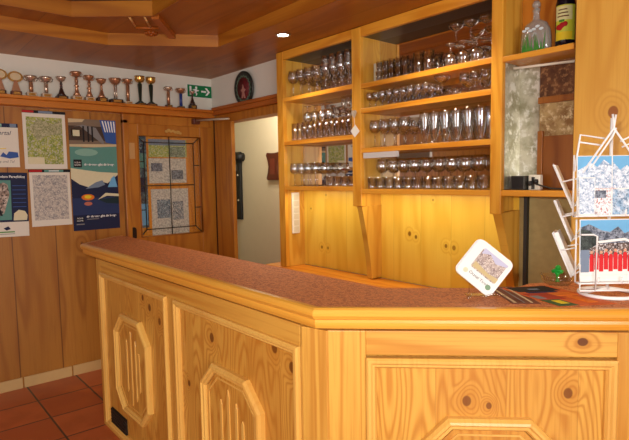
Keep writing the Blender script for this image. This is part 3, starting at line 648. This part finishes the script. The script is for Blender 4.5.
G = dict(
    wine=(stemware('wine_glass',.17,.033,.085,.0035,.030,.036),.17,.037), snifter=(stemware('brandy_glass',.14,.032,.045,.0035,.028,.042),.14,.043),
    flute=(stemware('champagne_flute',.205,.030,.085,.0035,.024,.026),.205,.030), liqueur=(stemware('liqueur_glass',.098,.024,.045,.003,.022,.022),.098,.025),
    pilsner=(gm('pilsner_glass',[(0,0),(.029,0),(.029,.004),(.012,.014),(.014,.02),(.024,.07),(.031,.15),(.030,.175)],[(.028,.175),(.029,.15),(.022,.07),(.011,.03),(0,.027)]),.175,.032),
    coupe=(gm('coupe_glass',[(0,0),(.032,0),(.032,.002),(.012,.006),(.0035,.012),(.0035,.082),(.02,.088),(.04,.104),(.048,.122)],[(.0465,.122),(.0385,.105),(.019,.0905),(0,.087)]),.122,.049),
    tumbler=(tumblerm('tumbler',.115,.028,.032),.115,.033), lowball=(tumblerm('lowball_glass',.078,.030,.034),.078,.035), shot=(tumblerm('shot_glass',.06,.018,.023),.06,.024), highball=(tumblerm('highball_glass',.145,.026,.029),.145,.030))
NAMES = dict(wine='wine_glass', snifter='brandy_glass', flute='champagne_flute', liqueur='liqueur_glass', pilsner='pilsner_glass', coupe='coupe_glass', tumbler='tumbler', lowball='lowball_glass', shot='shot_glass', highball='highball_glass')
def put(kind, x, y, z, label, group, up=True, jit=.003, scale=1):
    me, H, r = G[kind]
    o = bpy.data.objects.new(NAMES[kind], me); C.objects.link(o)
    o.location = (x+random.uniform(-jit,jit), y+random.uniform(-jit,jit), z+.0005 if up else z+H*scale+.0005)
    o.rotation_euler = (0 if up else PI, 0, random.uniform(0,6)); o.scale = (scale,)*3
    tag(o, label, 'glass', group)
def row(kind, x0, x1, y, z, label, group, up=True, pitch=None, tier=0, scale=1):
    H, r = G[kind][1]*scale, G[kind][2]*scale
    p = pitch or 2*r+.006; n = int((x1-x0-2*r)/p)+1
    for k in range(n):
        for q in range(tier+1): put(kind, x0+r+k*p, y, z+q*(H+.001), label, group, up, .0015, scale)
Y3 = (2.312,2.365,2.418); Y2 = (2.322,2.406)
def fill(kind, x0, x1, z, label, group, ys=Y2, **k):
    for yy in ys: row(kind, x0, x1, yy, z, label, group, **k)
a = 'clear %s on the %s of the left bay'
fill('flute',-2.62,-2.32,LS[0],'tall narrow clear flute at the right of the top shelf, left bay','flutes on the top left shelf', scale=1.08)
fill('wine',-2.97,-2.63,LS[0],'clear wine glass at the left of the top shelf, left bay','wine glasses on the top left shelf', scale=1.05)
fill('highball',-2.95,-2.33,LS[1],'straight clear tumbler on the middle shelf of the left bay','tumblers on the middle left shelf', scale=.84)
fill('snifter',-2.86,-2.50,LS[1]+.1235,'round brandy glass upside down on the tumblers, middle shelf of the left bay','brandy glasses stacked on tumblers', ys=(2.362,), up=False, scale=.8)
fill('flute',-2.48,-2.34,LS[1]+.1235,'slim flute standing on the tumblers at the right of the middle shelf, left bay','flutes stacked on tumblers', ys=(2.362,), scale=.65)
fill('wine',-2.97,-2.60,LS[2],'clear stemmed glass on the bottom shelf of the left bay','stemmed glasses on the bottom left shelf', scale=.95)
fill('lowball',-2.585,-2.325,LS[2],'short clear glass at the right of the bottom shelf, left bay','short glasses on the bottom left shelf', scale=.85)
fill('shot',-2.13,-1.86,RS[0],'small clear shot glass at the left of the top shelf, right bay','shot glasses on the top right shelf', ys=Y3, tier=1, scale=.9)
fill('tumbler',-1.86,-1.66,RS[0],'clear tumbler in the middle of the top shelf, right bay','tumblers on the top right shelf', scale=.95)
fill('snifter',-1.66,-1.385,RS[0],'round stemmed glass upside down at the right of the top shelf, right bay','stemmed glasses on the top right shelf', up=False, scale=.82)
fill('coupe',-1.66,-1.385,RS[0]+.1165,'wide coupe glass stacked on stemmed glasses, top shelf of the right bay','coupes stacked on the top right shelf', ys=(2.362,), scale=.85)
fill('liqueur',-2.21,-1.74,RS[1],'tiny stemmed liqueur glass on the second shelf of the right bay','liqueur glasses on the second right shelf', ys=Y3, scale=.92)
fill('coupe',-1.73,-1.57,RS[1],'wide-rimmed coupe glass in the middle of the second shelf, right bay','coupes on the second right shelf', ys=(2.335,), scale=.93)
fill('liqueur',-1.56,-1.38,RS[1],'tiny stemmed glass at the right end of the second shelf, right bay','small glasses at the second right shelf end', ys=Y3, scale=1.05)
fill('wine',-2.19,-1.82,RS[2],'clear wine glass at the left of the third shelf, right bay','wine glasses on the third right shelf', scale=.95)
fill('pilsner',-1.82,-1.38,RS[2],'tall footed beer glass on the third shelf of the right bay','beer glasses on the third right shelf', scale=.98)
fill('wine',-2.21,-1.38,RS[3],'clear wine glass behind the short glasses, bottom shelf of the right bay','wine glasses on the bottom right shelf', scale=1.05, ys=(2.405,))
fill('lowball',-2.21,-1.38,RS[3],'short clear glass in the front row of the bottom shelf, right bay','short glasses on the bottom right shelf', ys=(2.32,), scale=.9)
o = box(-.13,.13,-.012,.012,0,.032).build('carton_strip', paper_bright); o.location = (-2.095,2.305,1.6085); tag(o,'long white strip fixed under the third shelf, right bay','strip')
o = box(-.05,.05,-.003,.003,0,.13).build('acrylic_sheet', flat('frosted_sheet', lin(206,204,186), .4)); o.location = (-2.18,2.40,2.054); o.rotation_euler = (0,0,R(0)); tag(o,'pale frosted sheet standing at the left of the top right shelf','sheet')

# ------------------------------------------------------------------ alcove things
t = thing('etched_flask', 'flat clear glass flask with green grass motif on the bottle shelf', 'bottle', (-1.195,2.37,2.0445))
m = MB(); prof = [(0,0),(.062,0),(.070,.008),(.072,.05),(.068,.10),(.052,.135),(.026,.150),(.016,.158),(.0135,.19),(.018,.193),(.018,.203),(.0,.203)]
m.lathe(prof,28)
for v in m.bm.verts: v.co.y *= .5
m.build('body', flask_glass, t)
MB().lathe([(.010,.198),(.010,.21),(.017,.212),(.019,.225),(.012,.238),(0,.24)],16).build('stopper', flask_glass, t)
g = MB(); random.seed(5)
for k in range(16):
    x = -.05+k*.0066; h = random.uniform(.03,.085); dy = -.036*math.sqrt(max(0,1-(x/.074)**2))-.0008
    g.prism([(x-.003,.012),(x+.004,.012),(x+random.uniform(-.012,.012),.012+h)], dy-.0015, dy,'y')
g.build('grass_motif', green, t)
g = MB()
for k in range(6):
    x = -.04+k*.016; dy = -.036*math.sqrt(max(0,1-(x/.074)**2))-.0012; g.prism(circ(x,.108+.008*math.sin(k*2),.011,.006,8), dy-.0015, dy,'y')
g.build('cloud_motif', flat('frost_white', lin(210,222,226), .6), t)
t = thing('juice_bottle', 'dark bottle with a yellow-green cherry label on the bottle shelf', 'bottle', (-1.07,2.385,2.0445), (0,0,R(38)))
MB().lathe([(0,0),(.036,0),(.040,.006),(.040,.195),(.034,.225),(.018,.25),(.014,.29),(.016,.292),(.016,.305),(0,.305)],24).build('body', dark_glass, t)
lb = MB()
def arcstrip(m, r0, r1, a0, a1, z0, z1, n=14):
    o = [(r1*math.cos(R(a0+(a1-a0)*k/n)), r1*math.sin(R(a0+(a1-a0)*k/n))) for k in range(n+1)]; i = [(r0*math.cos(R(a0+(a1-a0)*k/n)), r0*math.sin(R(a0+(a1-a0)*k/n))) for k in range(n+1)]
    m.prism(o+i[::-1], z0, z1)
arcstrip(lb,.0402,.0412,-165,-30,.035,.185); LB = lb.build('label', flat('label_yellow_green', lin(204,210,60), .5), t)
lb = MB(); arcstrip(lb,.0412,.0417,-165,-60,.036,.07); lb.build('label_band', yellow, LB)
lb = MB(); arcstrip(lb,.0412,.0417,-165,-62,.12,.18); lb.build('label_text_area', flat('label_pale', lin(224,222,160), .5), LB)
for a,z,r in ((-145,.092,.012),(-122,.098,.013),(-104,.102,.011),(-132,.086,.010)):
    c = MB().lathe([(0,-r),(r*.7,-r*.7),(r,0),(r*.7,r*.7),(0,r)],12)
    for v in c.bm.verts: v.co.x *= .25
    c.build('cherry', red, LB, loc=(.0415*math.cos(R(a)),.0415*math.sin(R(a)),z), rot=(0,0,R(a)))
lf = MB(); arcstrip(lf,.0417,.0422,-140,-108,.112,.122,5); lf.build('leaf', green, LB)
tx = MB()
for k in range(3): arcstrip(tx,.0417,.0421,-152+k*4,-84-k*5,.134+k*.014,.139+k*.014,6)
tx.build('label_lettering', brown, LB)

t = thing('speaker_box', 'dark grey box on the lower alcove shelf', 'box', (-1.252,2.36,1.4235))
MB().box(-.034,.034,-.03,.05,0,.066).build('case', dark_grey, t, bevel=.003); MB().box(-.028,.028,-.031,-.03,.006,.06).build('front', black_plastic, t)
t = thing('socket_block', 'white socket block with two black plugs beside the dark grey box', 'socket', (-1.186,2.36,1.4235))
MB().box(-.028,.028,0,.03,0,.07).build('block', white_plastic, t, bevel=.003)
for s in (-.014,.014): MB().lathe([(0,-.012),(.010,-.010),(.012,0),(.010,.010),(0,.012)],12).build('plug', black_plastic, t, loc=(s,-.012,.035+s*.3))
MB().box(-.003,.003,-.02,0,.004,.06).build('plug_bar', black_plastic, t)
MB().tube([(.014,-.02,.03),(.05,-.02,.018),(.10,-.03,.008),(.16,-.04,.006)],.004).build('cable', black_plastic, t)

# ------------------------------------------------------------------ bar counter
bar = thing('bar_counter', 'pine bar front with carved octagonal medallions in framed panels', 'bar counter', (-1.187,1.012,0))
OFFM = 2.199                                   # mitred face lies on Y = X + OFFM
def on_left(m, name, mat, **k): return m.build(name, mat, bar, loc=(1.187,0,0), rot=FACE_Y, **k)          # local x = world X, y = up, z = toward the room
def on_mitre(m, name, mat, **k): return m.build(name, mat, bar, rot=(PI/2,0,PI/4), **k)                    # local x = distance from the corner
END = 1.66
core = MB().prism([(-3.23,1.03),(-1.22,1.03),(-1.17,1.062),(-.02,2.212),(-.70,2.235),(-.80,1.97),(-.93,1.79),(-.93,1.70),(-1.245,1.34),(-3.49,1.34),(-3.49,1.28)],.0,1.041)
core.build('carcass', counter_frame, bar, world=True)
zt, zb = 1.032, .0
PT, PB = .962, .032
# frames: stiles and rails
on_left(box(-3.23,-3.155,zb,zt,-.02,0), 'stile', counter_frame, bevel=.002); on_left(box(-2.25,-2.165,zb,PT,-.02,0), 'stile', counter_frame, bevel=.002)
on_left(MB().box(-3.155,-1.27,PT,zt,-.02,0), 'rail', counter_rail, bevel=.002); on_left(MB().box(-3.155,-1.27,zb,PB,-.02,0), 'rail', counter_rail, bevel=.002)
on_mitre(box(.034,.150,zb,zt,-.02,0), 'stile', counter_frame, bevel=.002); on_mitre(box(.885,1.0,zb,zt,-.02,0), 'stile', counter_frame, bevel=.002); on_mitre(box(1.002,END,zb,zt,-.02,0), 'end_panel', counter_frame, bevel=.002)
on_mitre(MB().box(.15,.885,PT-.005,zt,-.02,0), 'rail', counter_rail, bevel=.002); on_mitre(MB().box(.15,.885,zb,PB,-.02,0), 'rail', counter_rail, bevel=.002)
cp = MB().prism([(-1.268,1.012),(-1.254,1.008),(-1.164,1.031),(-1.160,1.042),(-1.19,1.06),(-1.26,1.04)], 0, zt); cp.build('corner_post', corner_mat, bar, world=True, bevel=.002)
prof_m = [(0,0),(0,.010),(.006,.016),(.014,.016),(.020,.010),(.026,.010),(.032,.002),(.032,-.012),(0,-.012)]
MOCT = [(0,-.012),(0,.010),(.008,.020),(.016,.022),(.022,.016),(.030,.016),(.036,.008),(.036,-.012)]
def panel(fn, x0, x1, y0, y1, mx0, mx1, my0, my1, cut, counter_front=counter_front):
    fn(MB().box(x0+.01,x1-.01,y0+.01,y1-.01,-.02,-.008), 'field_panel', counter_front)
    fn(MB().sweep(rc(x0,x1,y0,y1), prof_m), 'panel_moulding', mould_mat)
    fn(MB().sweep(octa(mx0,mx1,my0,my1,cut), MOCT), 'medallion_moulding', mould_mat)
    q = octa(mx0+.036,mx1-.036,my0+.036,my1-.036,cut-.015)
    fn(MB().prism(q,-.01,.002), 'medallion_panel', counter_front)
    q2 = octa(mx0+.05,mx1-.05,my0+.05,my1-.05,cut-.02)
    fn(MB().sweep(q2,[(0,.001),(0,.005),(.006,.005),(.006,.001)]), 'medallion_bead', mould_mat)
    m = MB(); cx = (mx0+mx1)/2; w = (mx1-mx0); h = my1-my0; cy = (my0+my1)/2
    for dx, s in ((-.16,.30),(-.03,.42),(.10,.34),(.2,.22)):
        xx = cx+dx*w
        pts = [(xx,cy-h*s*.9),(xx+.008,cy-h*s*.8),(xx+.008,cy+h*s*.72),(xx,cy+h*s*.85),(xx-.008,cy+h*s*.72),(xx-.008,cy-h*s*.8)]
        m.prism(pts,.0015,.006)
    fn(m, 'carved_flutes', mould_mat)
panel(on_left, -3.155,-2.25,PB,PT, -2.937,-2.474,.215,.772,.105)
panel(on_left, -2.165,-1.270,PB,PT, -1.925,-1.487,.215,.760,.095)
panel(on_mitre, .150,.885,PB,PT-.012, .32,.715,.225,.766,.075, counter_mitre)
g = MB()
for k in range(12): g.box(-3.085+k*.02,-3.077+k*.02,.036,.15,-.006,.002)
for k in range(6): g.box(-3.09,-2.852,.038+k*.02,.044+k*.02,-.006,.003)
on_left(g, 'vent_grille', flat('iron_grille', lin(50,42,34), .5, metal=.5))
on_left(MB().box(-3.09,-2.852,.036,.153,-.0085,-.006), 'vent_opening', black)

# worktop
ct = thing('countertop', 'angled bar top of speckled red-brown laminate with a rounded pine edge', 'countertop', (-1.174,.986,1.0412))
PATH = [(-3.745,1.36),(-3.745,1.30),(-3.44,.986),(-1.174,.986),(.075,2.235)]
top_poly = [(-3.712,1.358),(-3.712,1.314),(-3.424,1.019),(-1.188,1.02),(.042,2.25),(-.72,2.25),(-.79,2.0),(-.91,1.79),(-.908,1.685),(-1.232,1.36)]
MB().prism(top_poly,1.0412,1.104).build('laminate', carpet, ct, world=True)
nose = [(.034,1.045),(.034,1.1045),(.014,1.1055),(.005,1.101),(.0,1.092),(.0,1.084),(.006,1.074),(.014,1.069),(.013,1.060),(.014,1.052),(.018,1.0415),(.033,1.0415)]
nb = MB().sweep(PATH[:-1] + [(.055,2.215)], nose, closed=False)
nb.build('nosing', nosing_mat, ct, world=True)

# ------------------------------------------------------------------ things on the bar
TH = R(49.57)
t = thing('beer_mat_stand', 'white square beer mats with a village picture propped on their corner', 'beer mat', (-.905,1.485,1.1045), (PI/2-R(14),0,TH))
cx, cy, s = .008, .096, .070
def dia(m): 
    rt = Matrix.Rotation(R(-41),4,'Z'); 
    for v in m.bm.verts: v.co = rt @ v.co + Vector((cx,cy,0))
    return m
dia(MB().prism(rrect(-s,s,-s,s,.02),-.002,.002)).build('mat', paper_bright, t)
b2 = dia(MB().prism(rrect(-s-.004,s-.004,-s,s,.02),-.007,-.003)); b2.build('mat', paper_bright, t)
dia(MB().prism(rrect(-.040,.054,-.026,.050,.006),.002,.0028)).build('picture', village_print, t)
dia(MB().prism([(-.036,.03),(-.01,.045),(.02,.03),(.056,.044),(.056,.052),(-.036,.052)],.0028,.0034)).build('picture_sky', ink('sky_pale',190,190,216), t)
dia(MB().prism([(-.036,-.022),(.056,-.022),(.056,-.004),(.02,-.010),(-.036,-.002)],.0028,.0034)).build('picture_ground', ink('straw_print',196,176,130), t)
dia(MB().prism(circ(.046,-.046,.009),.002,.003)).build('seal', ink('seal_green',120,150,120), t)
dia(MB().prism(circ(-.044,-.046,.008),.002,.003)).build('seal', ink('seal_beige',206,206,176), t)
tl = text('Ötztal Tirol', .013, ink('mat_text',96,96,100), t, 0,0,.0026, sx=1.15); tl.rotation_euler = (0,0,R(-41)); v = Matrix.Rotation(R(-41),4,'Z') @ Vector((-.032,-.046,0)); tl.location = (v.x+cx,v.y+cy,.0026)
t2 = thing('acrylic_holder', 'low clear acrylic holder under the propped beer mats', 'holder', (-.905,1.485,1.1045), (0,0,TH))
MB().tube([(-.06,-.02,.004),(-.035,.0,.012),(0,-.012,.006),(.035,.0,.012),(.062,-.02,.004)],.004).build('front_rail', acrylic, t2)
MB().box(-.05,.05,.012,.05,0,.004).build('foot', acrylic, t2)
MB().tube([(-.04,.04,.004),(-.03,.046,.06),(.03,.046,.06),(.04,.04,.004)],.003).build('back_rest', acrylic, t2)

# leaflets
def leaflet(label, corners, z, base, bits):
    o = Vector(corners[0]); ex = Vector(corners[1])-o; ey = Vector(corners[3])-o
    t = thing('leaflet', label, 'leaflet', (o.x,o.y,z))
    f = lambda a,b: tuple(ex*a+ey*b)
    MB().prism([f(0,0),f(1,0),f(1,1),f(0,1)],0,.0012).build('sheet', base, t)
    for k,(a0,a1,b0,b1,m) in enumerate(bits): MB().prism([f(a0,b0),f(a1,b0),f(a1,b1),f(a0,b1)],.0012,.0018+.0001*k).build('print', m, t)
leaflet('orange and red printed leaflet lying on the bar beside the card rack', [(-.685,1.534),(-.585,1.69),(-.852,1.815),(-.945,1.64)], 1.1045, ink('leaflet_orange',206,96,36),
    [(.0,.35,.0,.3,ink('leaflet_green',60,90,50)),(.05,.5,.3,.62,ink('leaflet_red',176,60,36)),(.1,.9,.72,.98,black),(.4,.6,.8,.86,greyb),(.15,.3,.1,.25,yellow),(.5,.9,.45,.6,orange),(.2,.75,.64,.70,navy),(.05,.2,.35,.5,grey),(.62,.8,.1,.4,orange)])
leaflet('thin dark leaflet with pale stripes under the orange one, behind the beer mats', [(-.80,1.47),(-.74,1.53),(-.93,1.69),(-.985,1.63)], 1.1042, ink('leaflet_brown',110,62,44),
    [(.1,.2,.05,.95,beige),(.45,.5,.05,.95,grey),(.7,.78,.05,.95,beige)])

# ashtray with green pick
t = thing('glass_ashtray', 'clear glass dish on the bar left of the card rack', 'dish', (-.838,1.852,1.1045))
MB().lathe([(0,0),(.040,0),(.052,.012),(.056,.032),(.050,.032),(.044,.014),(0,.008)],24).build('bowl', acrylic, t)
for k in range(4): MB().lathe([(0,-.006),(.007,0),(0,.006)],8,.053*math.cos(k*1.57+.5),.053*math.sin(k*1.57+.5),.034).build('notch', glass, t)
t = thing('green_figure', 'small bright green plastic figure standing in the glass dish', 'ornament', (-.838,1.852,1.1125))
gp = flat('bright_green_plastic', lin(30,170,60), .4)
MB().lathe([(0,0),(.012,0),(.007,.006),(.006,.030),(.012,.036),(.013,.042),(0,.046)],14).build('stem', gp, t)
MB().tube([(-.024,0,.044),(-.010,0,.052),(0,0,.050),(.010,0,.052),(.024,0,.046)],.009).build('arms', gp, t)
MB().lathe([(0,-.012),(.010,-.008),(.013,0),(.010,.008),(0,.012)],12,.002,0,.066).build('head', gp, t)

t.scale = (.78,.78,.78)
# postcard rack
RB = Vector((-.652,1.795,1.104))
rk = thing('postcard_rack', 'white wire revolving postcard rack on the right of the bar', 'rack', (RB.x,RB.y,1.1045), (0,0,TH))
def rpart(m, name, mat=white_wire, **k): return m.build(name, mat, rk, **k)
rpart(MB().tube([(.082*math.cos(2*PI*k/40),.082*math.sin(2*PI*k/40),.006) for k in range(40)],.006,8,closed=True),'base_ring')
rpart(MB().tube([(-.082,0,.006),(0,0,.022),(.082,0,.006)],.004).tube([(0,.082,.006),(0,0,.022)],.004),'base_spokes')
rpart(MB().tube([(0,0,.02),(0,0,.565)],.005),'spine')
FX = -.032
FY = -.055                                     # plane of the front pockets
rpart(MB().tube([(FX+.012,FY,.570),(FX+.006,FY,.528),(FX-.085,FY,.395)],.0032).tube([(FX+.002,FY,.572),(FX+.008,FY,.528),(FX+.10,FY,.40)],.0032).tube([(FX+.014,FY,.530),(FX+.004,FY,.505),(FX-.06,FY,.41)],.0028).tube([(FX+.014,FY,.520),(FX+.088,FY,.415)],.0028),'crown_wire')
rpart(MB().tube([(FX-.105,FY+.01,.40),(FX-.085,FY+.02,.512),(FX-.01,FY+.01,.498)],.0032).tube([(FX-.09,FY+.018,.490),(FX-.02,FY+.01,.478)],.0028),'crown_wire')
rpart(MB().tube([(FX+.035,FY+.01,.490),(FX+.092,FY+.02,.516),(FX+.125,FY+.01,.43)],.0032).tube([(FX+.04,FY+.01,.472),(FX+.084,FY+.02,.490),(FX+.112,FY+.01,.42)],.0028),'crown_wire')
def pocket(z0, z1, w=.088, y=FY):
    m = MB()
    def tb(*pts): m.tube([(FX+a,b,c) for a,b,c in pts],.0028)
    tb((-w,y-.012,z0+.06),(-w,y-.014,z0),(w,y-.014,z0),(w,y-.012,z0+.06))
    tb((-w,y-.014,z0),(-w,y+.016,z0-.002),(w,y+.016,z0-.002),(w,y-.014,z0))
    tb((-w,y+.016,z0),(-w,y+.016,z1)); tb((w,y+.016,z0),(w,y+.016,z1))
    tb((-w*.4,y-.014,z0),(-w*.4,y-.018,z0+.02)); tb((w*.4,y-.014,z0),(w*.4,y-.018,z0+.02))
    rpart(m,'card_pocket')
pocket(.262,.45,.104); pocket(.052,.25,.092)
rpart(MB().tube([(FX-.092,FY-.014,.052),(FX-.092,FY-.014,.030),(FX+.094,FY-.014,.030)],.003),'lower_wire')
rpart(MB().tube([(FX-.045,FY-.016,.030),(FX-.045,FY-.020,.20),(FX-.055,FY-.016,.205),(FX-.092,FY-.014,.205)],.0028),'lower_wire')
# the rack has three sides: its left side runs back at 60 degrees, so its pockets show edge-on
SO = Vector((FX-.052,.03)); SD = Vector((.5,.866)); SN = Vector((-.866,.5))
def sp(o, d, z): q = SO+SN*o+SD*d; return (q.x,q.y,z)
SP = [((.072,.42),(.016,.285)),((.068,.305),(.016,.178)),((.070,.20),(.014,.062))]
for (oa,za),(ob,zb_) in SP:
    m = MB(); om, zm = oa*.6+ob*.4, za*.6+zb_*.4
    for d in (-.05,.05):
        m.tube([sp(ob-.022,d,zb_+.035),sp(ob,d,zb_),sp(oa,d,za)],.0026)
        m.tube([sp(om,d,zm),sp(.0,d*.9,zm+.012)],.0026); m.tube([sp(ob-.004,d,zb_+.004),sp(-.012,d*.8,zb_+.02)],.0026)
    m.tube([sp(ob,-.05,zb_),sp(ob,.05,zb_)],.0026); m.tube([sp(oa,-.05,za),sp(oa,.05,za)],.0026)
    rpart(m,'side_pocket')
# cards: top-level things resting in the pockets
def card(label, lx, ly, lz, w, h, tilt=R(6), base=paper_bright):
    p = Matrix.Rotation(TH,4,'Z') @ Vector((lx,ly,lz))
    t = thing('postcard', label, 'postcard', (RB.x+p.x,RB.y+p.y,1.1045+p.z), (PI/2-tilt,0,TH), 'postcards in the rack')
    MB().box(-w/2,w/2,0,h,-.0012,0).build('card', base, t); return t
t = card('upper postcard, four snowy mountain views divided by white lines', FX,FY-.004,.262,.205,.185,R(2))
def pic(pts, m, z=.0, h=.0006): return MB().prism(pts, z, z+h).build('picture', m, t)
pic(rc(-.1,.004,.085,.183), sky_ink); pic(rc(.008,.1,.085,.183), sky_ink)
pic([(-.1,.085),(.004,.085),(.004,.155),(-.02,.172),(-.04,.150),(-.06,.163),(-.1,.140)], snow_print, .0006); pic([(.008,.085),(.1,.085),(.1,.168),(.07,.14),(.05,.155),(.03,.14),(.008,.165)], snow_print, .0006)
pic(rc(-.1,.004,.003,.081), mottle('skiers_print',[lin(238,240,244),lin(214,222,232),lin(170,90,80)],60)); pic(rc(.008,.1,.003,.081), mottle('slope_print',[lin(120,160,196),lin(214,224,236),lin(90,120,150)],40))
pic([(.06,.003),(.1,.003),(.1,.06),(.075,.05)], mottle('hut_print',[lin(140,60,56),lin(90,60,60),lin(200,190,186)],80), .0006); pic(rc(-.06,-.012,.055,.078), rock_print,.0006); text('Gruss aus den Bergen', .0085, red, t, -.055,.0835,.0008)
t = card('snowy white upright card overlapping the left of the upper postcard', FX-.075,FY-.012,.266,.05,.115,R(2)); pic(rc(-.023,.023,.003,.112), snow_print)
t = card('lower postcard, group in red jackets in front of a hut and mountains', FX,FY-.004,.056,.178,.195,R(2))
pic(rc(-.086,.086,.022,.192), sky_ink)
pic([(-.086,.095),(.086,.095),(.086,.165),(.05,.150),(.03,.172),(.005,.155),(-.02,.16),(-.06,.18),(-.086,.17)], rock_print, .0006)
pic([(-.086,.095),(-.02,.10),(-.03,.135),(-.06,.16),(-.086,.165)], mottle('forest_print',[lin(40,50,50),lin(70,80,76),lin(28,34,36)],80), .0012)
pic([(-.086,.022),(.086,.022),(.086,.07),(-.086,.075)], white_ink, .0012)
pic([(-.05,.075),(.086,.075),(.086,.11),(.06,.122),(-.03,.118),(-.07,.098)], mottle('roof_print',[lin(60,50,50),lin(110,90,80),lin(220,220,224)],70), .0018)
pic([(-.03,.120),(.05,.128),(.086,.115),(.086,.121),(.05,.136),(-.035,.127)], white_ink, .0024)
m = MB(); h = MB()
for k in range(10):
    x = -.052+k*.0148; q = .006*(k%2)
    m.prism([(x-.0065,.032+q),(x+.0065,.032+q),(x+.0065,.078+q),(x+.004,.086+q),(x-.004,.086+q),(x-.0065,.078+q)],.0024,.003); h.prism(circ(x,.092+q,.005,n=8),.0024,.003)
m.build('picture', ink('jacket_red',210,34,40), t); h.build('picture', ink('skin_print',214,160,130), t)
pic(rc(-.086,-.06,.03,.10), greyb, .0024); pic(rc(-.086,.086,.003,.019), white_ink)
for ((oa,za),(ob,zb_)), lab in zip(SP, ('white card stack seen edge-on in the topmost left pocket of the rack','white card stack seen edge-on in the middle left pocket of the rack','thick white card stack seen edge-on in the lowest left pocket of the rack')):
    q = SO+SN*(ob+.004); p = Matrix.Rotation(TH,4,'Z') @ Vector((q.x,q.y,zb_+.004))
    t = thing('card_stack', lab, 'postcards', (RB.x+p.x,RB.y+p.y,1.1045+p.z), (0,0,TH+R(150)), 'edge-on card stacks in the rack')   # local x points out of the side
    dx, dz = oa-ob, za-zb_; L = math.hypot(dx,dz); ux, uz = dx/L, dz/L; nx, nz = -uz, ux
    th = .018 if zb_ < .1 else .007
    MB().prism([(0,0),(ux*L*.96,uz*L*.96),(ux*L*.96+nx*th,uz*L*.96+nz*th),(nx*th,nz*th)],-.045,.045,'y').build('cards', paper_bright, t)
    MB().prism([(.0,.0),(ux*L*.96,uz*L*.96),(ux*L*.96-nx*.001,uz*L*.96-nz*.001),(-nx*.001,-nz*.001)],-.043,.043,'y').build('outer_card_face', snow_print, t)

# ------------------------------------------------------------------ light
def area_light(name, loc, rot, sx, sy, e, col):
    l = bpy.data.lights.new(name,'AREA'); l.shape = 'RECTANGLE'; l.size = sx; l.size_y = sy; l.energy = e; l.color = col
    o = bpy.data.objects.new(name, l); C.objects.link(o); o.location = loc; o.rotation_euler = rot; return o
area_light('daylight_front_window', (-1.5,-2.58,1.45), (PI/2,0,0), 2.0, 1.15, 24, (1,.97,.92))
area_light('daylight_right_window', (2.58,-.5,1.45), (PI/2,0,PI/2), 2.0, 1.15, 95, (1,.97,.92))
l = bpy.data.lights.new('camera_flash','AREA'); l.shape = 'DISK'; l.size = .05; l.energy = 22; l.color = (1,.96,.88)
o = bpy.data.objects.new('camera_flash', l); C.objects.link(o); o.location = (-.05,-.06,1.60); o.rotation_euler = (R(86),0,TH)
l = bpy.data.lights.new('hall_lamp','POINT'); l.energy = 20; l.color = (1,.94,.84); l.shadow_soft_size = .2
o = bpy.data.objects.new('hall_lamp', l); C.objects.link(o); o.location = (-3.9,2.75,2.25)
w = bpy.data.worlds.new('world'); sc.world = w; w.use_nodes = True; w.node_tree.nodes['Background'].inputs[0].default_value = (.85,.92,1,1); w.node_tree.nodes['Background'].inputs[1].default_value = .6

# ------------------------------------------------------------------ camera
cam = bpy.data.cameras.new('camera'); co = bpy.data.objects.new('camera', cam); C.objects.link(co); sc.camera = co
cam.sensor_width = 36; cam.lens = 36*520.55/629; cam.clip_start = .01
yaw, pitch, roll = R(49.5686), R(4.7151), R(-.9464)
cy_, sy_, cp_, sp_ = math.cos(yaw), math.sin(yaw), math.cos(pitch), math.sin(pitch)
fw = Vector((-sy_*cp_, cy_*cp_, -sp_)); rt0 = Vector((cy_,sy_,0)); up0 = rt0.cross(fw)
rt = math.cos(roll)*rt0+math.sin(roll)*up0; up = -math.sin(roll)*rt0+math.cos(roll)*up0
co.matrix_world = Matrix(((rt.x,up.x,-fw.x,0),(rt.y,up.y,-fw.y,0),(rt.z,up.z,-fw.z,1.5),(0,0,0,1)))
sc.view_settings.view_transform = 'Standard'; sc.view_settings.look = 'None'; sc.view_settings.gamma = 1; sc.view_settings.use_curve_mapping = False
sc.view_settings.exposure = 0.14
sc.cycles.use_denoising = True
sc.cycles.transparent_max_bounces = 24; sc.cycles.max_bounces = 8; sc.cycles.sample_clamp_indirect = 6
